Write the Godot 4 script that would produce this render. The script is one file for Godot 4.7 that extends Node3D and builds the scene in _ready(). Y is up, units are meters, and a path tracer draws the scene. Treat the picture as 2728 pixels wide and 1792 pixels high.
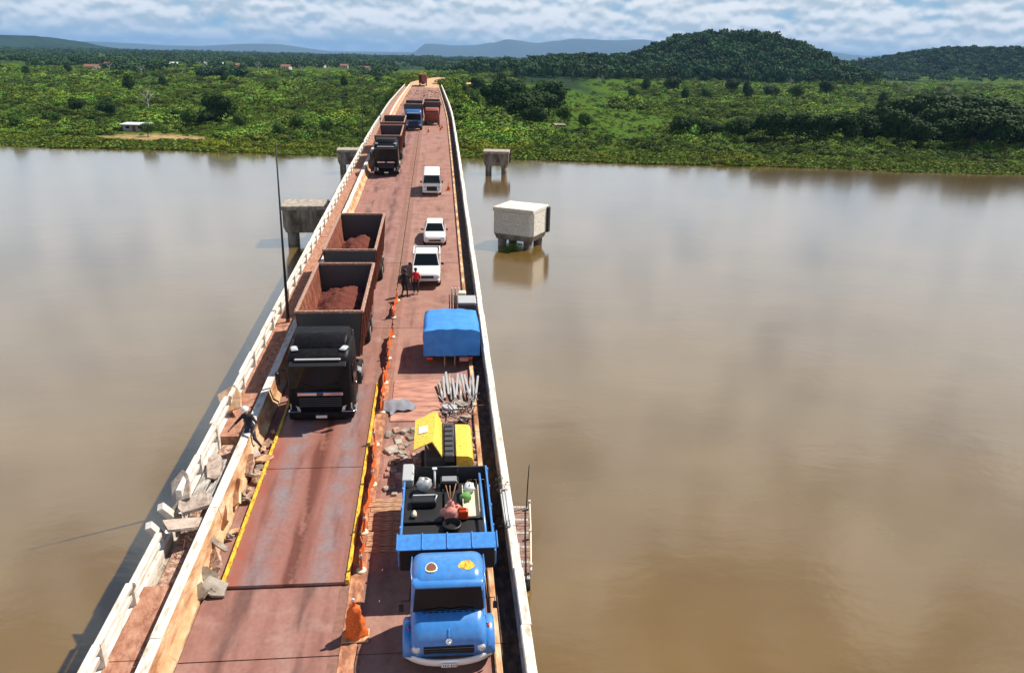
extends Node3D
# A damaged road bridge over a muddy river, seen from above its near end. y is up, metres, the water lies at y = 0.
# The bridge runs along -z; "d" below is the distance along it (d = -z). The camera stands at x = 0, z = 0.

const EYE := 24.0
const FOCAL := 2050.0 / 2728.0 * 2379.0       # focal length in the pixels that positions were read off in
var rng := RandomNumberGenerator.new()
var M := {}
var used_names := {}
var cam: Camera3D
var land_noise := FastNoiseLite.new()
var bank_noise := FastNoiseLite.new()

func _ready() -> void:
	rng.seed = 7
	setup_camera_and_light()
	make_materials()
	build_water_and_ground()
	build_bridge()
	build_river_works()
	build_vegetation()
	build_far_buildings()
	build_trucks()
	build_cars()
	build_site_works()
	build_people()
	build_small_things()

# ------------------------------------------------------------------ camera, sky, sun
func setup_camera_and_light() -> void:
	cam = Camera3D.new()
	cam.name = "camera"
	cam.fov = rad_to_deg(2.0 * atan(896.0 / 2050.0))
	cam.near = 0.1
	cam.far = 60000.0
	cam.rotation_degrees = Vector3(-19.893, -5.638, 1.3)
	cam.position = Vector3(0, EYE, 0)
	add_child(cam)
	cam.current = true
	var env := Environment.new()
	env.background_mode = Environment.BG_SKY
	var sky := Sky.new()
	var pano := PanoramaSkyMaterial.new()
	pano.panorama = sky_picture()
	sky.sky_material = pano
	env.sky = sky
	env.background_energy_multiplier = SKY_ENERGY
	env.tonemap_mode = Environment.TONE_MAPPER_LINEAR
	env.tonemap_exposure = EXPOSURE
	env.sdfgi_enabled = true
	env.ssao_enabled = true
	env.ssil_enabled = true
	env.fog_enabled = true
	env.fog_density = FOG
	env.fog_light_color = Color(0.58, 0.78, 1.0)
	var we := WorldEnvironment.new()
	we.name = "world_environment"
	we.environment = env
	add_child(we)
	var sun := DirectionalLight3D.new()
	sun.name = "sun"
	sun.light_energy = 1.6
	sun.light_color = Color(1.0, 0.96, 0.9)
	sun.light_angular_distance = 0.5
	sun.shadow_enabled = true
	add_child(sun)
	sun.look_at_from_position(Vector3.ZERO, -Vector3(0.645, 1.0, -0.30), Vector3.UP)

const SKY_ENERGY := 1.0
const EXPOSURE := 1.45
const FOG := 0.00006

func sky_color(dir: Vector3, n1: FastNoiseLite, n2: FastNoiseLite) -> Color:
	var el: float = asin(clampf(dir.y, -1, 1)) / (PI * 0.5)
	var up: float = maxf(el, 0.0)
	var clear := Color(0.25, 0.42, 0.55).lerp(Color(0.012, 0.042, 0.15), pow(clampf(up * 2.2, 0, 1), 0.8))
	var p := Vector3(dir.x, dir.y * (2.3 - 0.9 * smoothstep(0.0, 0.5, up)), dir.z) * 100.0
	var big := n1.get_noise_3dv(p)
	var fine := n2.get_noise_3dv(p)
	var n := big + fine * 0.42
	var thin := 3.2 * maxf(0.0, up - 0.25)
	var cover: float = smoothstep(-0.72 + thin, -0.12 + thin, n)
	var above := n1.get_noise_3dv(p + Vector3(0, 1.5, 0)) + n2.get_noise_3dv(p + Vector3(0, 1.5, 0)) * 0.42
	var lit: float = clampf(0.5 + (n - above) * 1.6 + fine * 0.5, 0, 1)
	var cloud := Color(0.37, 0.44, 0.49).lerp(Color(0.70, 0.71, 0.72), lit)
	var c := clear.lerp(cloud, cover * 0.95)
	var low: float = 1.0 - smoothstep(0.0, 0.022, up)
	return c.lerp(Color(0.36, 0.48, 0.56), low * 0.5)

func sky_band(w: int, h: int, top_row: int, rows: int, n1: FastNoiseLite, n2: FastNoiseLite) -> Image:
	var data := PackedByteArray()
	data.resize(w * rows * 4)
	var at := 0
	for r in rows:
		var el := (0.5 - (top_row + r + 0.5) / h) * PI
		var ce := cos(el)
		var se := sin(el)
		for k in w:
			var az := TAU * (k + 0.5) / w
			var c := sky_color(Vector3(sin(az) * ce, se, -cos(az) * ce), n1, n2).linear_to_srgb()
			data[at] = int(clampf(c.r, 0, 1) * 255.0)
			data[at + 1] = int(clampf(c.g, 0, 1) * 255.0)
			data[at + 2] = int(clampf(c.b, 0, 1) * 255.0)
			data[at + 3] = 255
			at += 4
	return Image.create_from_data(w, rows, false, Image.FORMAT_RGBA8, data)

func sky_picture() -> ImageTexture:
	var n1 := FastNoiseLite.new()
	n1.seed = 11
	n1.noise_type = FastNoiseLite.TYPE_SIMPLEX_SMOOTH
	n1.frequency = 0.1
	n1.fractal_octaves = 3
	var n2 := FastNoiseLite.new()
	n2.seed = 23
	n2.frequency = 0.36
	n2.fractal_octaves = 4
	n2.fractal_gain = 0.55
	var img := sky_band(512, 256, 0, 256, n1, n2)
	img.resize(4096, 2048, Image.INTERPOLATE_CUBIC)
	var low := sky_band(4096, 2048, 900, 130, n1, n2)          # the band near the horizon again, at full sharpness
	img.blit_rect(low, Rect2i(0, 0, 4096, 130), Vector2i(0, 900))
	return ImageTexture.create_from_image(img)

# ------------------------------------------------------------------ the deck's line, and positions read off the photograph
func deck_y(d: float) -> float:
	var a := -14.65 + 0.06 * (minf(d, 80.0) - 15.7)
	var t := clampf(d - 80.0, 0.0, 85.0)
	return EYE + a + 0.06 * t - 0.06 * t * t / 170.0 - 0.95

func deck_slope(d: float) -> float:
	return 0.06 if d < 80.0 else maxf(0.0, 0.06 - 0.06 * (d - 80.0) / 85.0)

func bend(d: float) -> float:
	return -0.0095 * maxf(0.0, d - 130.0)

func on_deck(x: float, d: float, h := 0.0) -> Vector3:
	return Vector3(x + bend(d), deck_y(d) + h, -d)

func pixel_ray(px: float, py: float) -> Vector3:
	return cam.basis * Vector3((px - 1189.5) / FOCAL, -(py - 781.4) / FOCAL, -1.0)

func pd(px: float, py: float, h := 0.0) -> Vector3:
	# where the ray through a photograph pixel meets the surface h above the deck; y is left at that height
	var r := pixel_ray(px, py)
	r = r / -r.z
	var lo := 3.0
	var hi := 400.0
	for k in 40:
		var mid := (lo + hi) * 0.5
		if EYE + r.y * mid > deck_y(mid) + h:
			lo = mid
		else:
			hi = mid
	return Vector3(r.x * lo, deck_y(lo) + h, -lo)

func pw(px: float, py: float, y: float) -> Vector3:
	var r := pixel_ray(px, py)
	return Vector3(0, EYE, 0) + r * ((y - EYE) / r.y)

func deck_basis(d: float, turn := 0.0) -> Basis:
	return Basis(Vector3.RIGHT, atan(deck_slope(d))) * Basis(Vector3.UP, turn)

# ------------------------------------------------------------------ nodes
func numbered(called: String) -> String:
	if not used_names.has(called):
		used_names[called] = 0
		return called
	used_names[called] += 1
	return "%s_%03d" % [called, used_names[called]]

func tag(o: Node, label: String, category: String, group := "", kind := "") -> Node:
	if label: o.set_meta("label", label)
	if category: o.set_meta("category", category)
	if group: o.set_meta("group", group)
	if kind: o.set_meta("kind", kind)
	return o

func thing(called: String, label: String, category: String, at: Vector3, basis := Basis(), group := "") -> Node3D:
	var o := Node3D.new()
	o.name = numbered(called)
	add_child(o)
	o.transform = Transform3D(basis, at)
	tag(o, label, category, group)
	return o

func deck_thing(called: String, label: String, category: String, x: float, d: float, turn := 0.0, group := "", h := 0.0) -> Node3D:
	return thing(called, label, category, on_deck(x, d, h), deck_basis(d, turn), group)

func begin() -> SurfaceTool:
	var st := SurfaceTool.new()
	st.begin(Mesh.PRIMITIVE_TRIANGLES)
	st.set_smooth_group(-1)
	return st

func part(parent: Node, called: String, st: SurfaceTool, m: Material) -> MeshInstance3D:
	st.generate_normals()
	return part_mesh(parent, called, st.commit(), m)

func part_mesh(parent: Node, called: String, mesh: Mesh, m: Material) -> MeshInstance3D:
	var o := MeshInstance3D.new()
	o.mesh = mesh
	o.material_override = m
	o.name = numbered(called) if parent == self else called
	parent.add_child(o, true)
	return o

func group_part(parent: Node, called: String, at := Vector3.ZERO, basis := Basis()) -> Node3D:
	var o := Node3D.new()
	o.name = called
	parent.add_child(o, true)
	o.transform = Transform3D(basis, at)
	return o

func solid(called: String, label: String, category: String, st: SurfaceTool, m: Material, at: Vector3, basis := Basis(), group := "") -> MeshInstance3D:
	var o := part(self, called, st, m)
	o.transform = Transform3D(basis, at)
	tag(o, label, category, group)
	return o

func copy_of(o: Node3D, called: String, at: Vector3, basis: Basis, label := "") -> Node3D:
	var c: Node3D = o.duplicate()
	c.name = numbered(called)
	add_child(c)
	c.transform = Transform3D(basis, at)
	if label: c.set_meta("label", label)
	return c

# ------------------------------------------------------------------ shapes
func tri(st: SurfaceTool, a: Vector3, b: Vector3, c: Vector3, out: Vector3) -> void:
	if (c - a).cross(b - a).dot(out) < 0.0:
		st.add_vertex(a); st.add_vertex(c); st.add_vertex(b)
	else:
		st.add_vertex(a); st.add_vertex(b); st.add_vertex(c)

func quad(st: SurfaceTool, a: Vector3, b: Vector3, c: Vector3, d: Vector3, out: Vector3) -> void:
	tri(st, a, b, c, out)
	tri(st, a, c, d, out)

func box(st: SurfaceTool, c: Vector3, s: Vector3, b := Basis()) -> void:
	hexa(st, c, s, s, b)

func hexa(st: SurfaceTool, c: Vector3, bottom: Vector3, top: Vector3, b := Basis()) -> void:
	# a box whose top may be smaller or larger than its bottom; bottom.y is the height
	var h := bottom.y * 0.5
	var p := PackedVector3Array()
	for s in [Vector3(-1, -1, -1), Vector3(1, -1, -1), Vector3(1, -1, 1), Vector3(-1, -1, 1), Vector3(-1, 1, -1), Vector3(1, 1, -1), Vector3(1, 1, 1), Vector3(-1, 1, 1)]:
		var q: Vector3 = top if s.y > 0 else bottom
		p.append(c + b * Vector3(s.x * q.x * 0.5, s.y * h, s.z * q.z * 0.5))
	corners8(st, p)

func corners8(st: SurfaceTool, p: PackedVector3Array) -> void:
	var mid := Vector3.ZERO
	for q in p:
		mid += q / 8.0
	for f in [[0, 1, 2, 3], [4, 5, 6, 7], [0, 1, 5, 4], [1, 2, 6, 5], [2, 3, 7, 6], [3, 0, 4, 7]]:
		var cc: Vector3 = (p[f[0]] + p[f[1]] + p[f[2]] + p[f[3]]) * 0.25
		quad(st, p[f[0]], p[f[1]], p[f[2]], p[f[3]], cc - mid)

func cbox(st: SurfaceTool, c: Vector3, s: Vector3, e := 0.02, b := Basis()) -> void:
	# a box with chamfered edges
	e = minf(e, minf(s.x, minf(s.y, s.z)) * 0.45)
	var h := s * 0.5
	var rings := []
	for q in [[-h.y, e], [-h.y + e, 0.0], [h.y - e, 0.0], [h.y, e]]:
		var ring := PackedVector3Array()
		var x: float = h.x - q[1]
		var z: float = h.z - q[1]
		var k: float = e
		for v in [Vector3(-x + k, q[0], -z), Vector3(x - k, q[0], -z), Vector3(x, q[0], -z + k), Vector3(x, q[0], z - k), Vector3(x - k, q[0], z), Vector3(-x + k, q[0], z), Vector3(-x, q[0], z - k), Vector3(-x, q[0], -z + k)]:
			ring.append(c + b * v)
		rings.append(ring)
	loft(st, rings, true, true)

func loft(st: SurfaceTool, rings: Array, cap0 := true, cap1 := true) -> void:
	var mids := []
	for r in rings:
		var m := Vector3.ZERO
		for p in r:
			m += p
		mids.append(m / r.size())
	for i in rings.size() - 1:
		var a: PackedVector3Array = rings[i]
		var b: PackedVector3Array = rings[i + 1]
		var mid: Vector3 = (mids[i] + mids[i + 1]) * 0.5
		for j in a.size():
			var k := (j + 1) % a.size()
			var cc := (a[j] + a[k] + b[j] + b[k]) * 0.25
			quad(st, a[j], a[k], b[k], b[j], cc - mid)
	var n := rings.size()
	for e in [[cap0, 0, 1], [cap1, n - 1, n - 2]]:
		if e[0]:
			var r: PackedVector3Array = rings[e[1]]
			var out: Vector3 = mids[e[1]] - mids[e[2]]
			for j in range(1, r.size() - 1):
				tri(st, r[0], r[j], r[j + 1], out)

func cyl(st: SurfaceTool, a: Vector3, b: Vector3, ra: float, rb := -1.0, n := 8, caps := true) -> void:
	tube(st, [a, b], [ra, ra if rb < 0 else rb], n, caps)

func tube(st: SurfaceTool, pts: Array, radii: Array, n := 6, caps := true) -> void:
	var rings := []
	for i in pts.size():
		var t: Vector3 = (pts[mini(i + 1, pts.size() - 1)] - pts[maxi(i - 1, 0)]).normalized()
		var u := t.cross(Vector3.UP if absf(t.y) < 0.9 else Vector3.RIGHT).normalized()
		var w := t.cross(u)
		var ring := PackedVector3Array()
		var r: float = radii[mini(i, radii.size() - 1)]
		for k in n:
			var ph := TAU * k / n
			ring.append(pts[i] + (u * cos(ph) + w * sin(ph)) * r)
		rings.append(ring)
	loft(st, rings, caps, caps)

func lathe(st: SurfaceTool, c: Vector3, axis: Vector3, prof: Array, n := 14) -> void:
	# prof: [along, radius] pairs
	var u := axis.cross(Vector3.UP if absf(axis.y) < 0.9 else Vector3.RIGHT).normalized()
	var w := axis.cross(u)
	var rings := []
	for q in prof:
		var ring := PackedVector3Array()
		for k in n:
			var ph := TAU * k / n
			ring.append(c + axis * q[0] + (u * cos(ph) + w * sin(ph)) * maxf(q[1], 0.001))
		rings.append(ring)
	loft(st, rings, true, true)

func rring(z: float, w: float, y0: float, y1: float, r: float, tw := 1.0, n := 3, cx := 0.0) -> PackedVector3Array:
	# a rounded rectangle across z; tw narrows its top
	var ring := PackedVector3Array()
	var hw := w * 0.5
	r = minf(r, minf(hw, (y1 - y0) * 0.5))
	for q in [[hw - r, y1 - r, 0.0], [-hw + r, y1 - r, PI * 0.5], [-hw + r, y0 + r, PI], [hw - r, y0 + r, PI * 1.5]]:
		for k in n + 1:
			var a: float = q[2] + PI * 0.5 * k / n
			var y: float = q[1] + sin(a) * r
			var x: float = q[0] + cos(a) * r
			ring.append(Vector3(cx + x * lerpf(1.0, tw, clampf((y - y0) / (y1 - y0), 0, 1)), y, z))
	return ring

func blob(st: SurfaceTool, c: Vector3, s: Vector3, wob: float, sd: int, n := 10, m := 7) -> void:
	# a lumpy closed shape: stones, heaps, sacks
	var nz := FastNoiseLite.new()
	nz.seed = sd
	nz.frequency = 0.9
	var rings := []
	for i in m + 1:
		var th := PI * (0.04 + 0.92 * i / m)
		var ring := PackedVector3Array()
		for k in n:
			var ph := TAU * k / n
			var dir := Vector3(sin(th) * cos(ph), cos(th), sin(th) * sin(ph))
			var q := 1.0 + wob * nz.get_noise_3dv(dir * 1.3)
			ring.append(c + dir * s * q)
		rings.append(ring)
	loft(st, rings)

func slab_piece(st: SurfaceTool, sx: float, sz: float, th: float, sd: int, jag := 0.14) -> void:
	# a broken flat piece of concrete with an uneven outline
	var r := RandomNumberGenerator.new()
	r.seed = sd
	var top := PackedVector3Array()
	var bot := PackedVector3Array()
	for q in [Vector2(-1, -1), Vector2(-0.2, -1), Vector2(0.6, -1), Vector2(1, -0.8), Vector2(1, 0.1), Vector2(1, 1), Vector2(0.1, 1), Vector2(-1, 1), Vector2(-1, 0.2)]:
		var j := Vector2(r.randf_range(-jag, jag), r.randf_range(-jag, jag))
		var p := Vector3((q.x + j.x) * sx * 0.5, 0, (q.y + j.y) * sz * 0.5)
		top.append(p + Vector3(0, th * 0.5 + r.randf_range(-0.01, 0.01), 0))
		bot.append(p * 0.97 + Vector3(r.randf_range(-0.03, 0.03), -th * 0.5, r.randf_range(-0.03, 0.03)))
	loft(st, [bot, top])

# ------------------------------------------------------------------ materials
func lin(r: float, g: float, b: float) -> Color:
	return Color(r, g, b).linear_to_srgb()

func noise_tex(sd: int, freq: float, oct: int, ramp: Array, size := 512, normal := 0.0) -> NoiseTexture2D:
	var nz := FastNoiseLite.new()
	nz.seed = sd
	nz.frequency = freq
	nz.fractal_octaves = oct
	nz.fractal_gain = 0.58
	var t := NoiseTexture2D.new()
	t.width = size
	t.height = size
	t.seamless = true
	t.seamless_blend_skirt = 0.2
	t.noise = nz
	if normal > 0.0:
		t.as_normal_map = true
		t.bump_strength = normal
	elif ramp.size() > 0:
		var g := Gradient.new()
		g.offsets = PackedFloat32Array(ramp.map(func(q): return q[0]))
		g.colors = PackedColorArray(ramp.map(func(q): return q[1]))
		t.color_ramp = g
	return t

func paint(c: Color, rough: float, metal := 0.0, coat := 0.0) -> StandardMaterial3D:
	var m := StandardMaterial3D.new()
	m.albedo_color = c
	m.roughness = rough
	m.metallic = metal
	if coat > 0.0:
		m.clearcoat_enabled = true
		m.clearcoat = coat
		m.clearcoat_roughness = 0.08
	return m

func grainy(ramp: Array, sd: int, freq: float, uv: Vector3, rough: float, bump := 0.0, world := true, metal := 0.0) -> StandardMaterial3D:
	var m := StandardMaterial3D.new()
	m.albedo_texture = noise_tex(sd, freq, 5, ramp)
	m.roughness = rough
	m.metallic = metal
	m.uv1_triplanar = true
	m.uv1_world_triplanar = world
	m.uv1_scale = uv
	if bump > 0.0:
		m.normal_enabled = true
		m.normal_texture = M.fine_normal
		m.normal_scale = bump
	return m

func make_materials() -> void:
	M.fine_normal = noise_tex(3, 0.05, 5, [], 512, 6.0)
	M.concrete_white = grainy([[0.15, lin(0.42, 0.34, 0.26)], [0.35, lin(0.62, 0.57, 0.5)], [0.75, lin(0.74, 0.71, 0.66)]], 31, 0.02, Vector3(0.3, 0.3, 0.1), 0.9, 0.2)
	M.concrete_tan = grainy([[0.2, lin(0.3, 0.13, 0.06)], [0.45, lin(0.5, 0.28, 0.14)], [0.6, lin(0.58, 0.36, 0.2)], [0.8, lin(0.7, 0.55, 0.38)]], 32, 0.018, Vector3(0.16, 0.16, 0.06), 0.92, 0.5)
	M.walk = grainy([[0.2, lin(0.26, 0.11, 0.07)], [0.5, lin(0.37, 0.185, 0.12)], [0.8, lin(0.45, 0.26, 0.18)]], 33, 0.03, Vector3(0.16, 0.16, 0.1), 0.95, 0.7)
	M.concrete_grey = grainy([[0.25, lin(0.2, 0.17, 0.14)], [0.5, lin(0.34, 0.3, 0.25)], [0.75, lin(0.46, 0.42, 0.36)]], 34, 0.02, Vector3(0.12, 0.12, 0.12), 0.92, 0.5)
	M.concrete_stained = grainy([[0.25, lin(0.10, 0.07, 0.045)], [0.5, lin(0.21, 0.17, 0.13)], [0.75, lin(0.33, 0.3, 0.25)]], 35, 0.015, Vector3(0.08, 0.03, 0.08), 0.92, 0.4)
	M.slab_pale = grainy([[0.2, lin(0.26, 0.19, 0.15)], [0.5, lin(0.44, 0.36, 0.3)], [0.8, lin(0.52, 0.45, 0.39)]], 58, 0.02, Vector3(0.15, 0.15, 0.15), 0.92, 0.6)
	M.shade_dark_walk = grainy([[0.2, lin(0.03, 0.02, 0.016)], [0.5, lin(0.07, 0.042, 0.03)], [0.8, lin(0.14, 0.08, 0.055)]], 59, 0.03, Vector3(0.2, 0.2, 0.1), 0.95, 0.6)  # right sidewalk: the parapet's shade is put into this dark colour
	M.rubble = grainy([[0.25, lin(0.2, 0.1, 0.07)], [0.5, lin(0.36, 0.22, 0.16)], [0.75, lin(0.52, 0.38, 0.29)]], 36, 0.03, Vector3(0.25, 0.25, 0.25), 0.95, 0.9)
	M.steel_plate = deck_material(1)
	M.deck = deck_material(0)
	M.yellow_paint = grainy([[0.3, lin(0.32, 0.14, 0.03)], [0.42, lin(0.68, 0.4, 0.02)], [0.8, lin(0.8, 0.55, 0.04)]], 37, 0.02, Vector3(0.8, 0.8, 0.3), 0.6)
	M.machine_yellow = grainy([[0.18, lin(0.3, 0.17, 0.03)], [0.3, lin(0.76, 0.5, 0.05)], [0.8, lin(0.84, 0.6, 0.1)]], 38, 0.02, Vector3(0.8, 0.8, 0.8), 0.38, 0.0, false)
	M.black_metal = paint(lin(0.012, 0.012, 0.013), 0.5, 0.2)
	M.black_paint = grainy([[0.3, lin(0.007, 0.008, 0.011)], [0.6, lin(0.011, 0.011, 0.013)], [0.85, lin(0.035, 0.026, 0.022)]], 60, 0.02, Vector3(0.4, 0.25, 0.4), 0.42, 0.0, false)
	M.black_paint.metallic_specular = 0.22
	M.dark_grey = paint(lin(0.05, 0.05, 0.055), 0.6)
	M.grey_metal = paint(lin(0.35, 0.36, 0.38), 0.45, 0.6)
	M.chrome = paint(lin(0.7, 0.7, 0.72), 0.16, 1.0)
	M.tyre = grainy([[0.3, lin(0.012, 0.011, 0.011)], [0.7, lin(0.035, 0.028, 0.025)]], 39, 0.04, Vector3(1, 1, 1), 0.9, 0.4, false)
	M.rim = paint(lin(0.3, 0.28, 0.27), 0.5, 0.5)
	M.glass = paint(lin(0.008, 0.011, 0.014), 0.06)
	M.glass.metallic_specular = 0.35
	M.lens = paint(lin(0.62, 0.64, 0.66), 0.1, 0.3, 1.0)
	M.white_paint = paint(lin(0.74, 0.74, 0.72), 0.35, 0.0, 0.6)
	M.truck_blue = grainy([[0.13, lin(0.2, 0.1, 0.06)], [0.17, lin(0.05, 0.19, 0.5)], [0.5, lin(0.047, 0.225, 0.6)], [0.85, lin(0.075, 0.26, 0.61)]], 40, 0.016, Vector3(0.5, 0.5, 0.5), 0.34, 0.0, false)
	M.truck_blue.clearcoat_enabled = true
	M.truck_blue.clearcoat = 0.5
	M.truck_blue.clearcoat_roughness = 0.18
	M.far_blue = paint(lin(0.03, 0.12, 0.34), 0.35, 0.0, 0.5)
	M.bin_rust = grainy([[0.2, lin(0.12, 0.03, 0.016)], [0.5, lin(0.21, 0.058, 0.028)], [0.8, lin(0.3, 0.11, 0.06)]], 41, 0.02, Vector3(0.15, 0.1, 0.15), 0.8, 0.3, false)
	M.bin_rim = grainy([[0.25, lin(0.2, 0.08, 0.05)], [0.55, lin(0.36, 0.2, 0.14)], [0.75, lin(0.5, 0.38, 0.3)]], 42, 0.03, Vector3(0.5, 0.5, 0.5), 0.6, 0.0, false)
	M.ore = grainy([[0.2, lin(0.06, 0.012, 0.008)], [0.5, lin(0.13, 0.026, 0.015)], [0.8, lin(0.22, 0.06, 0.035)]], 43, 0.05, Vector3(0.6, 0.6, 0.6), 0.97, 1.0)
	M.orange = grainy([[0.25, lin(0.55, 0.09, 0.014)], [0.55, lin(0.8, 0.15, 0.02)], [0.8, lin(0.85, 0.24, 0.05)]], 44, 0.03, Vector3(0.9, 0.9, 0.9), 0.7)
	M.orange.backlight_enabled = true
	M.orange.backlight = Color(0.35, 0.12, 0.03)
	M.orange_dirt = grainy([[0.25, lin(0.24, 0.10, 0.06)], [0.55, lin(0.4, 0.17, 0.085)], [0.8, lin(0.52, 0.29, 0.17)]], 45, 0.03, Vector3(0.2, 0.2, 0.1), 0.9, 0.5)
	M.pink_plate = grainy([[0.2, lin(0.28, 0.12, 0.085)], [0.5, lin(0.42, 0.2, 0.145)], [0.8, lin(0.5, 0.27, 0.2)]], 57, 0.02, Vector3(0.06, 0.06, 0.25), 0.7)
	M.tarp_blue = grainy([[0.25, lin(0.03, 0.21, 0.62)], [0.5, lin(0.035, 0.24, 0.68)], [0.75, lin(0.045, 0.27, 0.72)]], 46, 0.012, Vector3(0.2, 0.2, 0.2), 0.42, 0.15, false)
	M.timber = grainy([[0.2, lin(0.18, 0.09, 0.05)], [0.5, lin(0.38, 0.21, 0.12)], [0.8, lin(0.52, 0.34, 0.22)]], 47, 0.02, Vector3(0.25, 0.25, 2.2), 0.9, 0.5, false)
	M.timber_grey = grainy([[0.2, lin(0.16, 0.15, 0.14)], [0.5, lin(0.36, 0.34, 0.31)], [0.8, lin(0.6, 0.57, 0.52)]], 48, 0.02, Vector3(1.6, 1.6, 0.15), 0.9, 0.5, false)
	M.raft_wood = grainy([[0.2, lin(0.12, 0.06, 0.05)], [0.5, lin(0.27, 0.16, 0.13)], [0.8, lin(0.42, 0.32, 0.28)]], 49, 0.02, Vector3(0.15, 0.5, 2.0), 0.9, 0.4)
	M.pale_plastic = paint(lin(0.66, 0.67, 0.66), 0.5)
	M.cream = paint(lin(0.68, 0.62, 0.45), 0.7)
	M.pink = grainy([[0.3, lin(0.5, 0.15, 0.12)], [0.7, lin(0.68, 0.32, 0.27)]], 50, 0.04, Vector3(1.5, 1.5, 1.5), 0.75)
	M.red_plastic = paint(lin(0.62, 0.06, 0.012), 0.4)
	M.green_cloth = paint(lin(0.12, 0.3, 0.09), 0.8)
	M.stick = paint(lin(0.4, 0.22, 0.12), 0.9)
	M.rust = grainy([[0.3, lin(0.1, 0.035, 0.02)], [0.7, lin(0.25, 0.11, 0.06)]], 51, 0.05, Vector3(1, 1, 1), 0.85)
	M.pole = paint(lin(0.025, 0.024, 0.024), 0.6, 0.2)
	M.galvanised = paint(lin(0.45, 0.47, 0.48), 0.5, 0.3)
	M.cloth = StandardMaterial3D.new()
	M.cloth.vertex_color_use_as_albedo = true
	M.cloth.roughness = 0.9
	M.plaster = grainy([[0.3, lin(0.45, 0.43, 0.4)], [0.7, lin(0.66, 0.65, 0.62)]], 52, 0.03, Vector3(0.2, 0.2, 0.2), 0.9)
	M.roof_tile = grainy([[0.3, lin(0.16, 0.06, 0.04)], [0.7, lin(0.3, 0.14, 0.09)]], 53, 0.03, Vector3(0.3, 0.3, 0.3), 0.9)
	M.tin_roof = grainy([[0.3, lin(0.5, 0.51, 0.52)], [0.7, lin(0.72, 0.73, 0.74)]], 54, 0.03, Vector3(0.3, 0.3, 0.3), 0.5)
	M.bark = grainy([[0.3, lin(0.05, 0.035, 0.025)], [0.7, lin(0.14, 0.11, 0.085)]], 55, 0.04, Vector3(0.6, 0.6, 0.2), 0.95)
	M.pale_bark = paint(lin(0.34, 0.33, 0.3), 0.9)
	M.leaf = leaf_material(lin(1, 1, 1))
	M.red_paint = grainy([[0.3, lin(0.2, 0.04, 0.025)], [0.7, lin(0.36, 0.12, 0.08)]], 56, 0.03, Vector3(0.4, 0.4, 0.4), 0.7, 0.0, false)

func leaf_material(c: Color) -> StandardMaterial3D:
	var m := StandardMaterial3D.new()
	m.albedo_color = c
	m.vertex_color_use_as_albedo = true
	m.roughness = 0.75
	m.metallic_specular = 0.25
	m.cull_mode = BaseMaterial3D.CULL_DISABLED
	m.backlight_enabled = true
	m.backlight = Color(0.3, 0.34, 0.12)
	return m

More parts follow.
